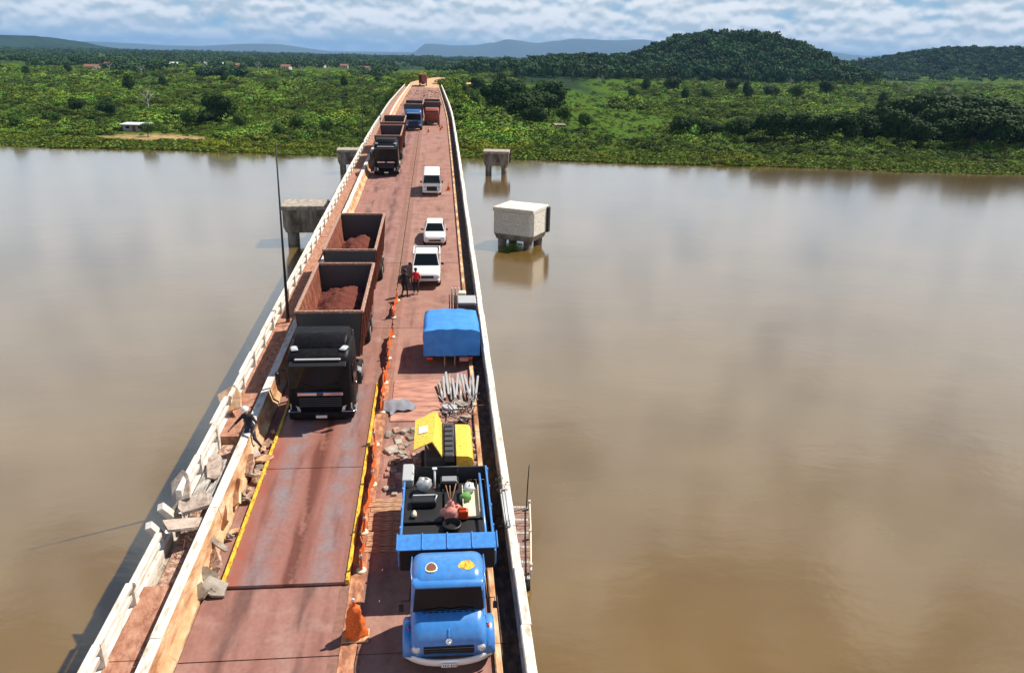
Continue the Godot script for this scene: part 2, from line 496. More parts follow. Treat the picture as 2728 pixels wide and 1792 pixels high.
func deck_material(kind: int) -> StandardMaterial3D:
	# a 20 m wide, 40 m long map of the carriageway: dust, worn wheel tracks, spilled ore, cracks
	var w := 512
	var h := 1024
	var n1 := FastNoiseLite.new(); n1.seed = 61 + kind; n1.frequency = 0.35; n1.fractal_octaves = 4
	var n2 := FastNoiseLite.new(); n2.seed = 71 + kind; n2.frequency = 3.0; n2.fractal_octaves = 4
	var n3 := FastNoiseLite.new(); n3.seed = 81 + kind; n3.frequency = 0.9; n3.fractal_octaves = 3
	var data := PackedByteArray()
	data.resize(w * h * 4)
	var at := 0
	for j in h:
		var z := 40.0 * j / h
		var ang := TAU * j / h
		var cz := Vector2(cos(ang), sin(ang)) * 6.37          # goes round once in 40 m, so that the repeat has no seam
		for i in w:
			var x := -10.0 + 20.0 * i / w
			var streak := n1.get_noise_3d(x * 5.0, cz.x * 0.7, cz.y * 0.7)
			var patch := n3.get_noise_3d(x * 0.8, cz.x, cz.y)
			var fine := n2.get_noise_3d(x * 2.0, cz.x * 1.6, cz.y * 1.6)
			var c := Color(0.35, 0.17, 0.138)
			if kind == 0:
				c = c.lerp(Color(0.23, 0.095, 0.075), clampf(streak * 0.9 + 0.15, 0, 1))
				c = c.lerp(Color(0.40, 0.24, 0.20), clampf(patch * 1.3, 0, 0.75))
				var tyre := 0.0
				for tx in [-6.0, -4.1, -1.75, 0.1]:
					tyre = maxf(tyre, exp(-pow((x - tx) / 0.3, 2)))
				c = c.lerp(Color(0.13, 0.06, 0.05), clampf(tyre * (0.35 + streak * 1.3 + patch * 0.5), 0, 0.75))
			else:
				c = Color(0.33, 0.14, 0.105)
				var track := 0.0
				for tx in [-5.75, -3.75]:
					track = maxf(track, exp(-pow((x - tx) / 0.42, 2)))
				c = c.lerp(Color(0.27, 0.205, 0.21), clampf(track * (0.75 + patch * 0.9), 0, 1))
				c = c.lerp(Color(0.12, 0.035, 0.022), clampf(exp(-pow((x + 4.72 + 0.12 * streak) / 0.22, 2)) * (0.9 + streak * 1.6 + fine), 0, 0.92))
				c = c.lerp(Color(0.36, 0.085, 0.05), clampf(exp(-pow((x + 6.45) / 0.22, 2)) * (0.4 + patch + fine), 0, 0.8))
				c = c.lerp(Color(0.2, 0.06, 0.04), clampf(streak * 1.2 - 0.05, 0, 0.75))
			if x > -2.9 and x < 1.5 and kind == 0:
				c = c.lerp(Color(0.41, 0.225, 0.17), clampf(0.45 + patch * 0.8, 0, 0.8))
			if x > -3.2 and x < -2.3:
				c = c.lerp(Color(0.22, 0.11, 0.075), clampf(0.5 + fine * 1.6, 0, 0.9))
			c = c * (1.0 + fine * 0.2) * (0.78 if kind == 0 else 0.82)
			c = c.linear_to_srgb()
			data[at] = int(clampf(c.r, 0, 1) * 255.0)
			data[at + 1] = int(clampf(c.g, 0, 1) * 255.0)
			data[at + 2] = int(clampf(c.b, 0, 1) * 255.0)
			data[at + 3] = 255
			at += 4
	var m := StandardMaterial3D.new()
	m.albedo_texture = ImageTexture.create_from_image(Image.create_from_data(w, h, false, Image.FORMAT_RGBA8, data))
	m.uv1_triplanar = true
	m.uv1_world_triplanar = true
	m.uv1_triplanar_sharpness = 8.0
	m.uv1_scale = Vector3(0.05, 0.05, 0.025)
	m.uv1_offset = Vector3(0.5, 0, 0)
	m.roughness = 0.5 if kind == 1 else 0.88
	m.normal_enabled = false
	return m

# ------------------------------------------------------------------ water, ground, far hills
func bank_d(x: float) -> float:
	return 198.0 - 0.135 * x + bank_noise.get_noise_1d(x) * 5.0 + bank_noise.get_noise_1d(x * 6.0 + 900.0) * 1.3

func hump(dx: float, r: float, p := 2.5) -> float:
	return exp(-pow(absf(dx) / r, p))

func ground_h(x: float, d: float) -> float:
	var s := d - bank_d(x)
	if s < 0.0:
		return maxf(-3.0, s * 0.16)
	var h := 1.3 * smoothstep(0.0, 9.0, s) + 1.9 * smoothstep(10.0, 120.0, s) + 3.0 * smoothstep(120.0, 600.0, s) + 5.0 * smoothstep(600.0, 2500.0, s) + 9.0 * smoothstep(2500.0, 7000.0, s)
	h += land_noise.get_noise_2d(x, d) * (0.4 + 1.2 * smoothstep(20.0, 300.0, s) + 4.0 * smoothstep(1500.0, 6000.0, s))
	# the wooded hill, its long shoulder, the second hill and the far table land
	h += 39.0 * exp(-pow(Vector2((x - 311.0) / 97.0, (d - 860.0) / 150.0).length(), 3.0))
	var ridge := clampf(3.0 + (x - 20.0) * 0.08, 0.0, 13.0) * smoothstep(-30.0, 40.0, x) * (1.0 - smoothstep(150.0, 250.0, x))
	h += ridge * hump(d - 810.0, 120.0, 2.0)
	h += 43.0 * exp(-pow(Vector2((x - 950.0) / 190.0, (d - 1350.0) / 240.0).length(), 2.4))
	h += 66.0 * exp(-pow(Vector2((x + 2420.0) / 520.0, (d - 4700.0) / 700.0).length(), 4.0)) * (1.0 + 0.12 * land_noise.get_noise_2d(x * 0.2, d * 0.2))
	# the road's embankment behind the end of the bridge
	var e := smoothstep(236.0, 262.0, d) * (1.0 - smoothstep(420.0, 700.0, d))
	var cx := absf(x + 3.4 - bend(d) - maxf(0.0, d - 300.0) * 0.06)
	h = lerpf(h, maxf(h, deck_y(250.0) - 0.25 - maxf(0.0, d - 300.0) * 0.01), e * (1.0 - smoothstep(6.0, 20.0, cx)))
	return h

func meadow(x: float, d: float) -> float:
	# how much this spot belongs to the open grass field in front of the hill
	var cx := 60.0 + (d - 235.0) * 0.125
	var hw := 20.0 + maxf(0.0, d - 250.0) * 0.13
	return exp(-pow(absf(x - cx) / hw, 3.0)) * smoothstep(222.0, 250.0, d) * (1.0 - smoothstep(660.0, 720.0, d))

func build_water_and_ground() -> void:
	land_noise.seed = 5
	land_noise.frequency = 0.011
	land_noise.fractal_octaves = 4
	bank_noise.seed = 9
	bank_noise.frequency = 0.012
	bank_noise.fractal_octaves = 3
	# river
	var wm := StandardMaterial3D.new()
	wm.albedo_texture = noise_tex(91, 0.006, 4, [[0.2, lin(0.143, 0.086, 0.019)], [0.5, lin(0.158, 0.097, 0.023)], [0.8, lin(0.174, 0.108, 0.028)]])
	wm.roughness = 0.13
	wm.clearcoat_enabled = true
	wm.clearcoat = 1.0
	wm.clearcoat_roughness = 0.13
	wm.metallic_specular = 0.95
	wm.uv1_triplanar = true
	wm.uv1_world_triplanar = true
	wm.uv1_scale = Vector3(0.011, 0.011, 0.02)
	wm.normal_enabled = true
	wm.normal_texture = noise_tex(92, 0.012, 6, [], 1024, 3.0)
	wm.normal_scale = 0.11
	M.water = wm
	var st := begin()
	var n := 24
	for i in n:
		for j in n:
			var x0 := -1500.0 + 3600.0 * i / n
			var z0 := 200.0 - 1000.0 * j / n
			quad(st, Vector3(x0, 0, z0), Vector3(x0 + 3600.0 / n, 0, z0), Vector3(x0 + 3600.0 / n, 0, z0 - 1000.0 / n), Vector3(x0, 0, z0 - 1000.0 / n), Vector3.UP)
	tag(part(self, "water", st, wm), "", "", "", "structure")
	# land
	var gm := StandardMaterial3D.new()
	gm.vertex_color_use_as_albedo = true
	gm.albedo_texture = noise_tex(93, 0.03, 6, [[0.2, lin(0.42, 0.42, 0.42)], [0.5, lin(0.8, 0.8, 0.8)], [0.8, lin(1, 1, 1)]])
	gm.uv1_triplanar = true
	gm.uv1_world_triplanar = true
	gm.uv1_scale = Vector3(0.03, 0.03, 0.03)
	gm.roughness = 0.95
	gm.metallic_specular = 0.08
	M.ground = gm
	var ds := []
	var d := 150.0
	while d < 30000.0:
		ds.append(d)
		d += 3.0 if d < 300.0 else (7.0 if d < 800.0 else (d * 0.013 if d < 1600.0 else d * 0.03))
	var cols := 170
	var pts := []
	var cls := []
	for q in ds:
		var row := PackedVector3Array()
		var rc := PackedColorArray()
		for k in cols + 1:
			var t := -1.0 + 2.4 * k / cols
			var x: float = t * maxf(q, 330.0)
			row.append(Vector3(x, ground_h(x, q), -q))
			rc.append(ground_color(x, q))
		pts.append(row)
		cls.append(rc)
	var gs := SurfaceTool.new()
	gs.begin(Mesh.PRIMITIVE_TRIANGLES)
	for i in ds.size():
		for k in cols + 1:
			gs.set_color(cls[i][k])
			gs.add_vertex(pts[i][k])
	for i in ds.size() - 1:
		for k in cols:
			var a := i * (cols + 1) + k
			var b := a + cols + 1
			for v in [a, b, a + 1, a + 1, b, b + 1]:
				gs.add_index(v)
	gs.generate_normals()
	tag(part_mesh(self, "ground", gs.commit(), gm), "", "", "", "structure")
	build_mountains()
	# the road beyond the bridge
	var rs := begin()
	var prev := []
	for k in 40:
		var q := 250.0 + 9.0 * k
		var cx := -3.4 + bend(q) + maxf(0.0, q - 300.0) * 0.06 + pow(maxf(0.0, q - 330.0) * 0.016, 2.0)
		var cur := [Vector3(cx - 5.0, ground_h(cx - 5.0, q) + 0.3, -q), Vector3(cx + 5.0, ground_h(cx + 5.0, q) + 0.3, -q)]
		if k > 0:
			corners8(rs, PackedVector3Array([prev[0] - Vector3(0, 0.6, 0), prev[1] - Vector3(0, 0.6, 0), cur[1] - Vector3(0, 0.6, 0), cur[0] - Vector3(0, 0.6, 0), prev[0], prev[1], cur[1], cur[0]]))
		prev = cur
	tag(part(self, "road", rs, M.concrete_tan), "", "", "", "structure")

func ground_color(x: float, d: float) -> Color:
	var s := d - bank_d(x)
	var n := land_noise.get_noise_2d(x * 3.0 + 500.0, d * 3.0)
	var c := Color(0.055, 0.105, 0.018).lerp(Color(0.095, 0.15, 0.022), clampf(0.5 + n * 1.5, 0, 1))
	c = c.lerp(Color(0.075, 0.145, 0.02), meadow(x, d) * 0.95)
	c = c.lerp(Color(0.12, 0.105, 0.03), (1.0 - smoothstep(1.0, 9.0, s)) * 0.8)
	var sand := exp(-pow(Vector2((x + 79.0) / 15.0, (d - 225.0) / 8.0).length(), 2.0)) + 0.6 * exp(-pow(Vector2((x + 62.0) / 9.0, (d - 220.0) / 4.0).length(), 2.0))
	c = c.lerp(Color(0.45, 0.31, 0.16), clampf(sand * 1.1 + n * 0.2 * sand, 0, 1))
	var hill := smoothstep(10.0, 18.0, ground_h(x, d)) * smoothstep(500.0, 700.0, d)
	c = c.lerp(Color(0.02, 0.042, 0.016), hill)
	var wood := land_noise.get_noise_2d(x * 0.35 + 3000.0, d * 0.12)
	c = c.lerp(Color(0.03, 0.055, 0.028), smoothstep(0.0, 0.12, wood) * float(s > 260.0))
	return c

func build_mountains() -> void:
	var prof := [[-9000, 60], [-6000, 120], [-4500, 90], [-3000, 150], [-1800, 60], [-450, 70], [-204, 213], [300, 190], [654, 203], [1000, 240], [1283, 305], [1839, 262], [2200, 300], [2555, 342], [3100, 330], [3686, 345], [4700, 280], [6000, 300], [7198, 243], [8066, 184], [10000, 260], [12500, 180]]
	var nz := FastNoiseLite.new()
	nz.seed = 77
	nz.frequency = 0.0011
	nz.fractal_octaves = 4
	var st := begin()
	st.set_smooth_group(0)
	var cols := 240
	var rows := 12
	var grid := []
	for j in rows + 1:
		var row := PackedVector3Array()
		for i in cols + 1:
			var x := -9000.0 + 21500.0 * i / cols
			var h := 0.0
			for k in prof.size() - 1:
				if x >= prof[k][0] and x <= prof[k + 1][0]:
					h = 1.12 * lerpf(prof[k][1], prof[k + 1][1], smoothstep(0, 1, (x - prof[k][0]) / float(prof[k + 1][0] - prof[k][0])))
			var t := float(j) / rows
			var sh := sin(PI * t)
			h = h * pow(sh, 0.8) * (1.0 + 0.16 * nz.get_noise_2d(x, t * 3000.0) * (0.3 + absf(t - 0.5) * 2.0)) - 20.0 * (1.0 - sh)
			row.append(Vector3(x, h, -13500.0 - 3000.0 * t))
		grid.append(row)
	for j in rows:
		for i in cols:
			quad(st, grid[j][i], grid[j][i + 1], grid[j + 1][i + 1], grid[j + 1][i], Vector3(0, 1, 0.3))
	tag(part(self, "hills", st, paint(lin(0.03, 0.05, 0.04), 0.95)), "", "", "", "structure")

# ------------------------------------------------------------------ the bridge
func along(st: SurfaceTool, sec: Array, d0: float, d1: float, steps: int) -> void:
	# sweeps a cross section [[x, h], ...] along the deck
	var rings := []
	for k in steps + 1:
		var d := lerpf(d0, d1, float(k) / steps)
		var ring := PackedVector3Array()
		for q in sec:
			ring.append(on_deck(q[0], d, q[1]))
		rings.append(ring)
	loft(st, rings)

func rect(x0: float, x1: float, y0: float, y1: float, e := 0.0) -> Array:
	if e <= 0.0:
		return [[x0, y0], [x1, y0], [x1, y1], [x0, y1]]
	return [[x0, y0], [x1, y0], [x1, y1 - e], [x1 - e, y1], [x0 + e, y1], [x0, y1 - e]]

const BRIDGE_END := 252.0

func build_bridge() -> void:
	var b := thing("road_bridge", "long concrete road bridge with reddish dusty deck crossing the brown river", "bridge", Vector3.ZERO)
	# structure below
	var st := begin()
	for x in [-7.6, -4.8, -2.0, 0.8]:
		var s2 := begin()
		along(s2, rect(x - 0.35, x + 0.35, -2.6, -0.5), -6.0, BRIDGE_END, 26)
		part(b, "girder", s2, M.concrete_grey)
	along(st, [[-9.25, -0.45], [-8.4, -0.62], [1.5, -0.62], [2.45, -0.45], [2.45, -0.24], [-9.25, -0.24]], -6.0, BRIDGE_END, 26)
	part(b, "deck_slab", st, M.concrete_grey)
	for d in [35.0, 103.0, 171.0, 239.0]:
		var p := group_part(b, "pier")
		var y: float = deck_y(d) - 2.6
		var s3 := begin()
		cbox(s3, Vector3(-3.4 + bend(d), y - 0.8, -d), Vector3(9.6, 1.6, 1.8), 0.12)
		part(p, "cap", s3, M.concrete_grey)
		for x in [-6.2, -0.6]:
			var s4 := begin()
			s4.set_smooth_group(1)
			var foot := minf(-1.5, ground_h(x, d) - 0.5) if d < 200 else ground_h(x, d) - 0.6
			cyl(s4, Vector3(x + bend(d), foot, -d), Vector3(x + bend(d), y - 1.5, -d), 0.85, 0.85, 16)
			part(p, "column", s4, M.concrete_stained)
	# carriageway panels, with open joints between them
	var step := 11.6
	for lane in [[-7.16, -2.72], [-2.68, 1.36]]:
		var d := -6.0
		while d < BRIDGE_END - 0.5:
			var e := minf(d + step, BRIDGE_END)
			# the right lane lies open, with its slab broken up, between the plated patches
			if lane[0] < -3.0 or not (d > 20.0 and d < 28.5):
				var s5 := begin()
				along(s5, rect(lane[0], lane[1], -0.235, 0.0, 0.015), d + 0.02, e - 0.02, 2)
				part(b, "deck_panel", s5, M.deck)
			else:
				var s6 := begin()
				along(s6, rect(lane[0], lane[1], -0.235, -0.06), d + 0.02, e - 0.02, 2)
				part(b, "deck_panel", s6, M.rubble)
			d = e
	# sidewalks, in slabs; the left one is torn up between d = 17.6 and 28.5
	var r := RandomNumberGenerator.new()
	r.seed = 4
	for side in [[-8.98, -7.86, 0.16], [1.58, 2.08, 0.16]]:
		var d := -6.0
		while d < BRIDGE_END - 0.5:
			var e := minf(d + 2.9, BRIDGE_END)
			if side[0] < 0 and d > 19.8 and d < 27.5:
				d = e
				continue
			var s7 := begin()
			along(s7, rect(side[0], side[1], -0.235, side[2] + r.randf_range(-0.012, 0.012), 0.012), d + 0.012, e - 0.012, 1)
			part(b, "sidewalk_slab", s7, M.walk if side[0] < 0 else M.shade_dark_walk)  # right slabs get the colour darkened for shade
			d = e
	var d2 := -6.0
	while d2 < BRIDGE_END - 0.5:
		var e2 := minf(d2 + 5.8, BRIDGE_END)
		var s8 := begin()
		along(s8, rect(1.37, 1.565, -0.235, 0.17, 0.03), d2 + 0.01, e2 - 0.01, 2)
		part(b, "kerb", s8, M.concrete_tan)
		# inner barrier between the left lane and the left sidewalk
		if d2 > -20.0:
			var s9 := begin()
			var tilt := r.randf_range(-0.012, 0.012)
			along(s9, [[-7.84, -0.235], [-7.18, -0.235], [-7.18, 0.1], [-7.36 + tilt, 0.3], [-7.46 + tilt, 0.78], [-7.50 + tilt, 0.82], [-7.72 + tilt, 0.82], [-7.76 + tilt, 0.78], [-7.82, 0.1]], d2 + 0.008, e2 - 0.008, 2)
			part(b, "barrier_segment", s9, M.concrete_tan)
			var sc := begin()
			along(sc, rect(-7.77 + tilt, -7.45 + tilt, 0.824, 0.862, 0.012), d2 + 0.012, e2 - 0.012, 2)
			part(b, "barrier_cap", sc, M.concrete_white)
		d2 = e2
	# balustrades: posts carrying two rails
	for side in [[-9.02, 1.0], [2.24, -1.0]]:
		var bal := group_part(b, "balustrade")
		var x: float = side[0]
		var d3 := -6.0
		var k := 0
		while d3 < BRIDGE_END - 0.5:
			var gap: bool = x < 0 and d3 > 20.4 and d3 < 22.8
			var e3 := minf(d3 + 2.3, BRIDGE_END)
			var lean := r.randf_range(-0.02, 0.02) + (0.07 * sin(d3 * 1.7) if x < 0 and d3 > 17.0 and d3 < 31.0 else 0.0)
			if not gap:
				var sp := begin()
				hexa(sp, on_deck(x, d3 + 0.12, 0.28), Vector3(0.24, 1.03, 0.24), Vector3(0.2, 1.03, 0.22))
				part(bal, "post", sp, M.concrete_white)
				var sr := begin()
				along(sr, rect(x - (0.1 if x < 0 else 0.14) + lean, x + (0.1 if x < 0 else 0.14) + lean, 0.8, 0.95, 0.025), d3 + 0.004, e3 - 0.004, 1)
				part(bal, "top_rail", sr, M.concrete_white)
				var sm := begin()
				along(sm, rect(x - 0.08 + lean * 0.5, x + 0.04 + lean * 0.5, 0.40, 0.56, 0.015), d3 + 0.24, e3 + 0.01, 1)
				part(bal, "middle_rail", sm, M.concrete_white)
			var sb := begin()
			along(sb, rect(x - 0.21, x + 0.06, -0.235, 0.12, 0.02), d3, e3 - 0.01, 1)
			part(bal, "base_beam", sb, M.concrete_white)
			if x > 0:      # panels added between the right posts to deepen the shade, drain gap below
				var sw := begin()
				along(sw, rect(x - 0.05, x + 0.09, 0.125, 0.79), d3 + 0.25, e3 + 0.01, 1)
				part(bal, "added_shade_panel", sw, M.concrete_grey)
			d3 = e3
			k += 1

func build_river_works() -> void:
	# concrete fender blocks on piles, two beside each of the two far piers
	for q in [[11.0, 103.0, 5.9, 1.0, 4.3, "tall white topped concrete fender block on piles beside the bridge's right pier", 5.4], [-17.9, 105.0, 5.6, 1.6, 3.6, "brown stained concrete fender block on piles off the bridge's left side", 5.0], [12.6, 171.0, 5.4, 1.9, 3.1, "dark concrete fender block with recessed face near the grassy bank", 4.4], [-18.9, 171.0, 5.2, 1.9, 3.1, "dark fender block half hidden behind the bridge's left railing by the bank", 4.4]]:
		var t := thing("fender_block", q[5], "pier block", Vector3(q[0], 0, -q[1]), Basis(Vector3.UP, deg_to_rad(-30.0 if q[0] > 0 and q[1] < 150 else (-7.0 if q[0] > 0 else 4.0))))
		var w: float = q[2]
		var y0: float = q[3]
		var h: float = q[4]
		var dp: float = q[6]
		var light: bool = q[0] > 0 and q[1] < 150
		var body := begin()
		var ring0 := PackedVector3Array()
		var ring1 := PackedVector3Array()
		var ring2 := PackedVector3Array()
		for c in [Vector2(-0.5, -0.42), Vector2(-0.42, -0.5), Vector2(0.42, -0.5), Vector2(0.5, -0.42), Vector2(0.5, 0.42), Vector2(0.42, 0.5), Vector2(-0.42, 0.5), Vector2(-0.5, 0.42)]:
			ring0.append(Vector3(c.x * w * 0.9, y0, c.y * dp * 0.9))
			ring1.append(Vector3(c.x * w, y0 + 0.8, c.y * dp))
			ring2.append(Vector3(c.x * w, y0 + h - 0.55, c.y * dp))
		loft(body, [ring1, ring2])
		var foot := begin()
		loft(foot, [ring0, ring1])
		part(t, "block_foot", foot, M.concrete_stained)
		part(t, "block", body, M.concrete_white if light else M.concrete_stained)
		var cap := begin()
		cbox(cap, Vector3(0, y0 + h - 0.26, 0), Vector3(w + (0.02 if light else 0.3), 0.56, dp + (0.02 if light else 0.3)), 0.08)
		part(t, "cap_slab", cap, M.concrete_white if light else M.concrete_grey)
		for px in [-0.32, 0.32]:
			for pz in [-0.32, 0.32]:
				var pile := begin()
				pile.set_smooth_group(1)
				cyl(pile, Vector3(px * w, -2.0, pz * dp), Vector3(px * w, y0 + 0.05, pz * dp), 0.6, 0.6, 14)
				part(t, "pile", pile, M.concrete_stained)
		for fx in ([] if light else [-0.3, -0.1, 0.1, 0.3]):
			var rib := begin()
			cbox(rib, Vector3(fx * w, y0 + 0.9 + (h - 1.5) * 0.5, dp * 0.5 + 0.045), Vector3(0.10, h - 1.5, 0.1), 0.02)
			part(t, "fender_rib", rib, M.concrete_stained)
		var side_panel := begin()
		cbox(side_panel, Vector3(w * 0.5 + 0.16, y0 + h * 0.55, -dp * 0.5 + 0.45), Vector3(0.34, h * 0.8, 0.7), 0.05)
		part(t, "rubber_fender", side_panel, M.black_metal)
	# floating plants caught at the white block's piles, and a grassy islet off the left bank
	var r0 := RandomNumberGenerator.new()
	r0.seed = 3
	for q in [[Vector3(9.6, 0.0, -99.6), 2.1, 0.8, "round green mat of floating plants at the white topped block's piles"], [pw(662, 362, 0.0), 3.6, 0.45, "flat grassy islet just off the left bank"]]:
		var v := leaf_cloud(420, 0.07, 0.5, int(q[1] * 10.0), 12, Color(0.09, 0.15, 0.02))
		var o := part_mesh(self, "water_plants", v, M.leaf)
		o.transform = Transform3D(Basis.from_scale(Vector3(q[1], q[1] * q[2], q[1] * 0.6)), q[0] - Vector3(0, 0.1, 0))
		tag(o, q[3], "plants")
	# a plank-decked work raft moored beside the near pier
	var raft := thing("work_raft", "plank decked work raft with pale side rail moored beside the bridge", "raft", Vector3(3.35, 0, -33.6), Basis(Vector3.UP, -0.10))
	for x in [-0.75, 0.75]:
		var hull := begin()
		hull.set_smooth_group(1)
		cyl(hull, Vector3(x, 0.12, -3.4), Vector3(x, 0.12, 3.2), 0.38, 0.38, 12)
		part(raft, "float", hull, M.black_metal)
	var r := RandomNumberGenerator.new()
	r.seed = 21
	for k in 26:
		var pl := begin()
		cbox(pl, Vector3(r.randf_range(-0.03, 0.03), 0.6 + r.randf_range(-0.008, 0.008), -3.1 + k * 0.245), Vector3(2.2, 0.07, 0.23), 0.012)
		part(raft, "plank", pl, M.raft_wood if k % 5 else M.timber_grey)
	for k in 4:
		var bm := begin()
		box(bm, Vector3(0, 0.53, -2.9 + k * 1.9), Vector3(2.0, 0.08, 0.14))
		part(raft, "beam", bm, M.rust)
	for k in 3:
		var pst := begin()
		cbox(pst, Vector3(1.13, 0.75, -2.9 + k * 2.8), Vector3(0.14, 0.9, 0.14), 0.02)
		part(raft, "post", pst, M.concrete_white)
	var rail := begin()
	tube(rail, [Vector3(1.14, 1.0, -3.0), Vector3(1.16, 1.08, -0.5), Vector3(1.13, 1.0, 3.0)], [0.045], 8)
	part(raft, "side_rail", rail, M.cream)
	var hat := begin()
	cbox(hat, Vector3(0.1, 0.85, 1.3), Vector3(0.9, 0.42, 0.7), 0.05)
	part(raft, "locker", hat, M.red_paint)
	var lid := begin()
	cbox(lid, Vector3(0.1, 1.09, 1.3), Vector3(0.98, 0.06, 0.78), 0.02)
	part(raft, "locker_lid", lid, M.galvanised)
	var mast := begin()
	tube(mast, [Vector3(0.98, 0.6, -3.05), Vector3(1.0, 2.0, -3.05), Vector3(1.05, 3.3, -3.05)], [0.04, 0.035, 0.025], 6)
	part(raft, "mast", mast, M.pole)

# ------------------------------------------------------------------ vegetation
func leaf_cloud(count: int, size: float, flat: float, sd: int, lumps: int, base: Color) -> ArrayMesh:
	# a crown of radius about 1: leaf-sized faces spread through a few overlapping lumps
	var r := RandomNumberGenerator.new()
	r.seed = sd
	var cs := []
	for k in lumps:
		var a := r.randf() * TAU
		var q := sqrt(r.randf()) * 0.58
		cs.append([Vector3(cos(a) * q, r.randf_range(0.25, 0.75) * flat * 1.3, sin(a) * q), r.randf_range(0.3, 0.52)])
	var v := PackedVector3Array()
	var nn := PackedVector3Array()
	var cc := PackedColorArray()
	for k in count:
		var l = cs[k % lumps]
		var dir := Vector3(r.randfn(), r.randfn() * 0.9 + 0.25, r.randfn()).normalized()
		var p: Vector3 = l[0] + dir * l[1] * (0.72 + 0.34 * r.randf()) * Vector3(1, flat, 1)
		if p.y < 0.02: p.y = r.randf() * 0.12
		var n := (dir + Vector3(r.randfn(), r.randfn() + 0.4, r.randfn()) * 0.45).normalized()
		var t := n.cross(Vector3(r.randfn(), r.randfn(), r.randfn())).normalized()
		var b := n.cross(t)
		var s := size * r.randf_range(0.6, 1.3)
		var tone := r.randf_range(0.86, 1.14)
		var col := Color(base.r * tone * r.randf_range(0.9, 1.15), base.g * tone, base.b * tone)
		var q0 := p - t * s
		var q1 := p + b * s * 0.62
		var q2 := p + t * s
		var q3 := p - b * s * 0.62
		for w in [q0, q1, q2, q0, q2, q3]:
			v.append(w)
			nn.append(n)
			cc.append(col)
	var arr := []
	arr.resize(Mesh.ARRAY_MAX)
	arr[Mesh.ARRAY_VERTEX] = v
	arr[Mesh.ARRAY_NORMAL] = nn
	arr[Mesh.ARRAY_COLOR] = cc
	var m := ArrayMesh.new()
	m.add_surface_from_arrays(Mesh.PRIMITIVE_TRIANGLES, arr)
	return m

func scatter(called: String, label: String, category: String, mesh: Mesh, xf: Array, cols: Array) -> void:
	var mm := MultiMesh.new()
	mm.transform_format = MultiMesh.TRANSFORM_3D
	mm.use_colors = true
	mm.mesh = mesh
	mm.instance_count = xf.size()
	for i in xf.size():
		mm.set_instance_transform(i, xf[i])
		mm.set_instance_color(i, cols[i])
	var o := MultiMeshInstance3D.new()
	o.multimesh = mm
	o.material_override = M.leaf
	o.name = numbered(called)
	add_child(o)
	tag(o, label, category, "", "stuff")

func clear_of_bridge(x: float, d: float, m: float) -> bool:
	return absf(x + 3.4 - bend(d) - maxf(0.0, d - 300.0) * 0.06 - pow(maxf(0.0, d - 330.0) * 0.016, 2.0)) > m

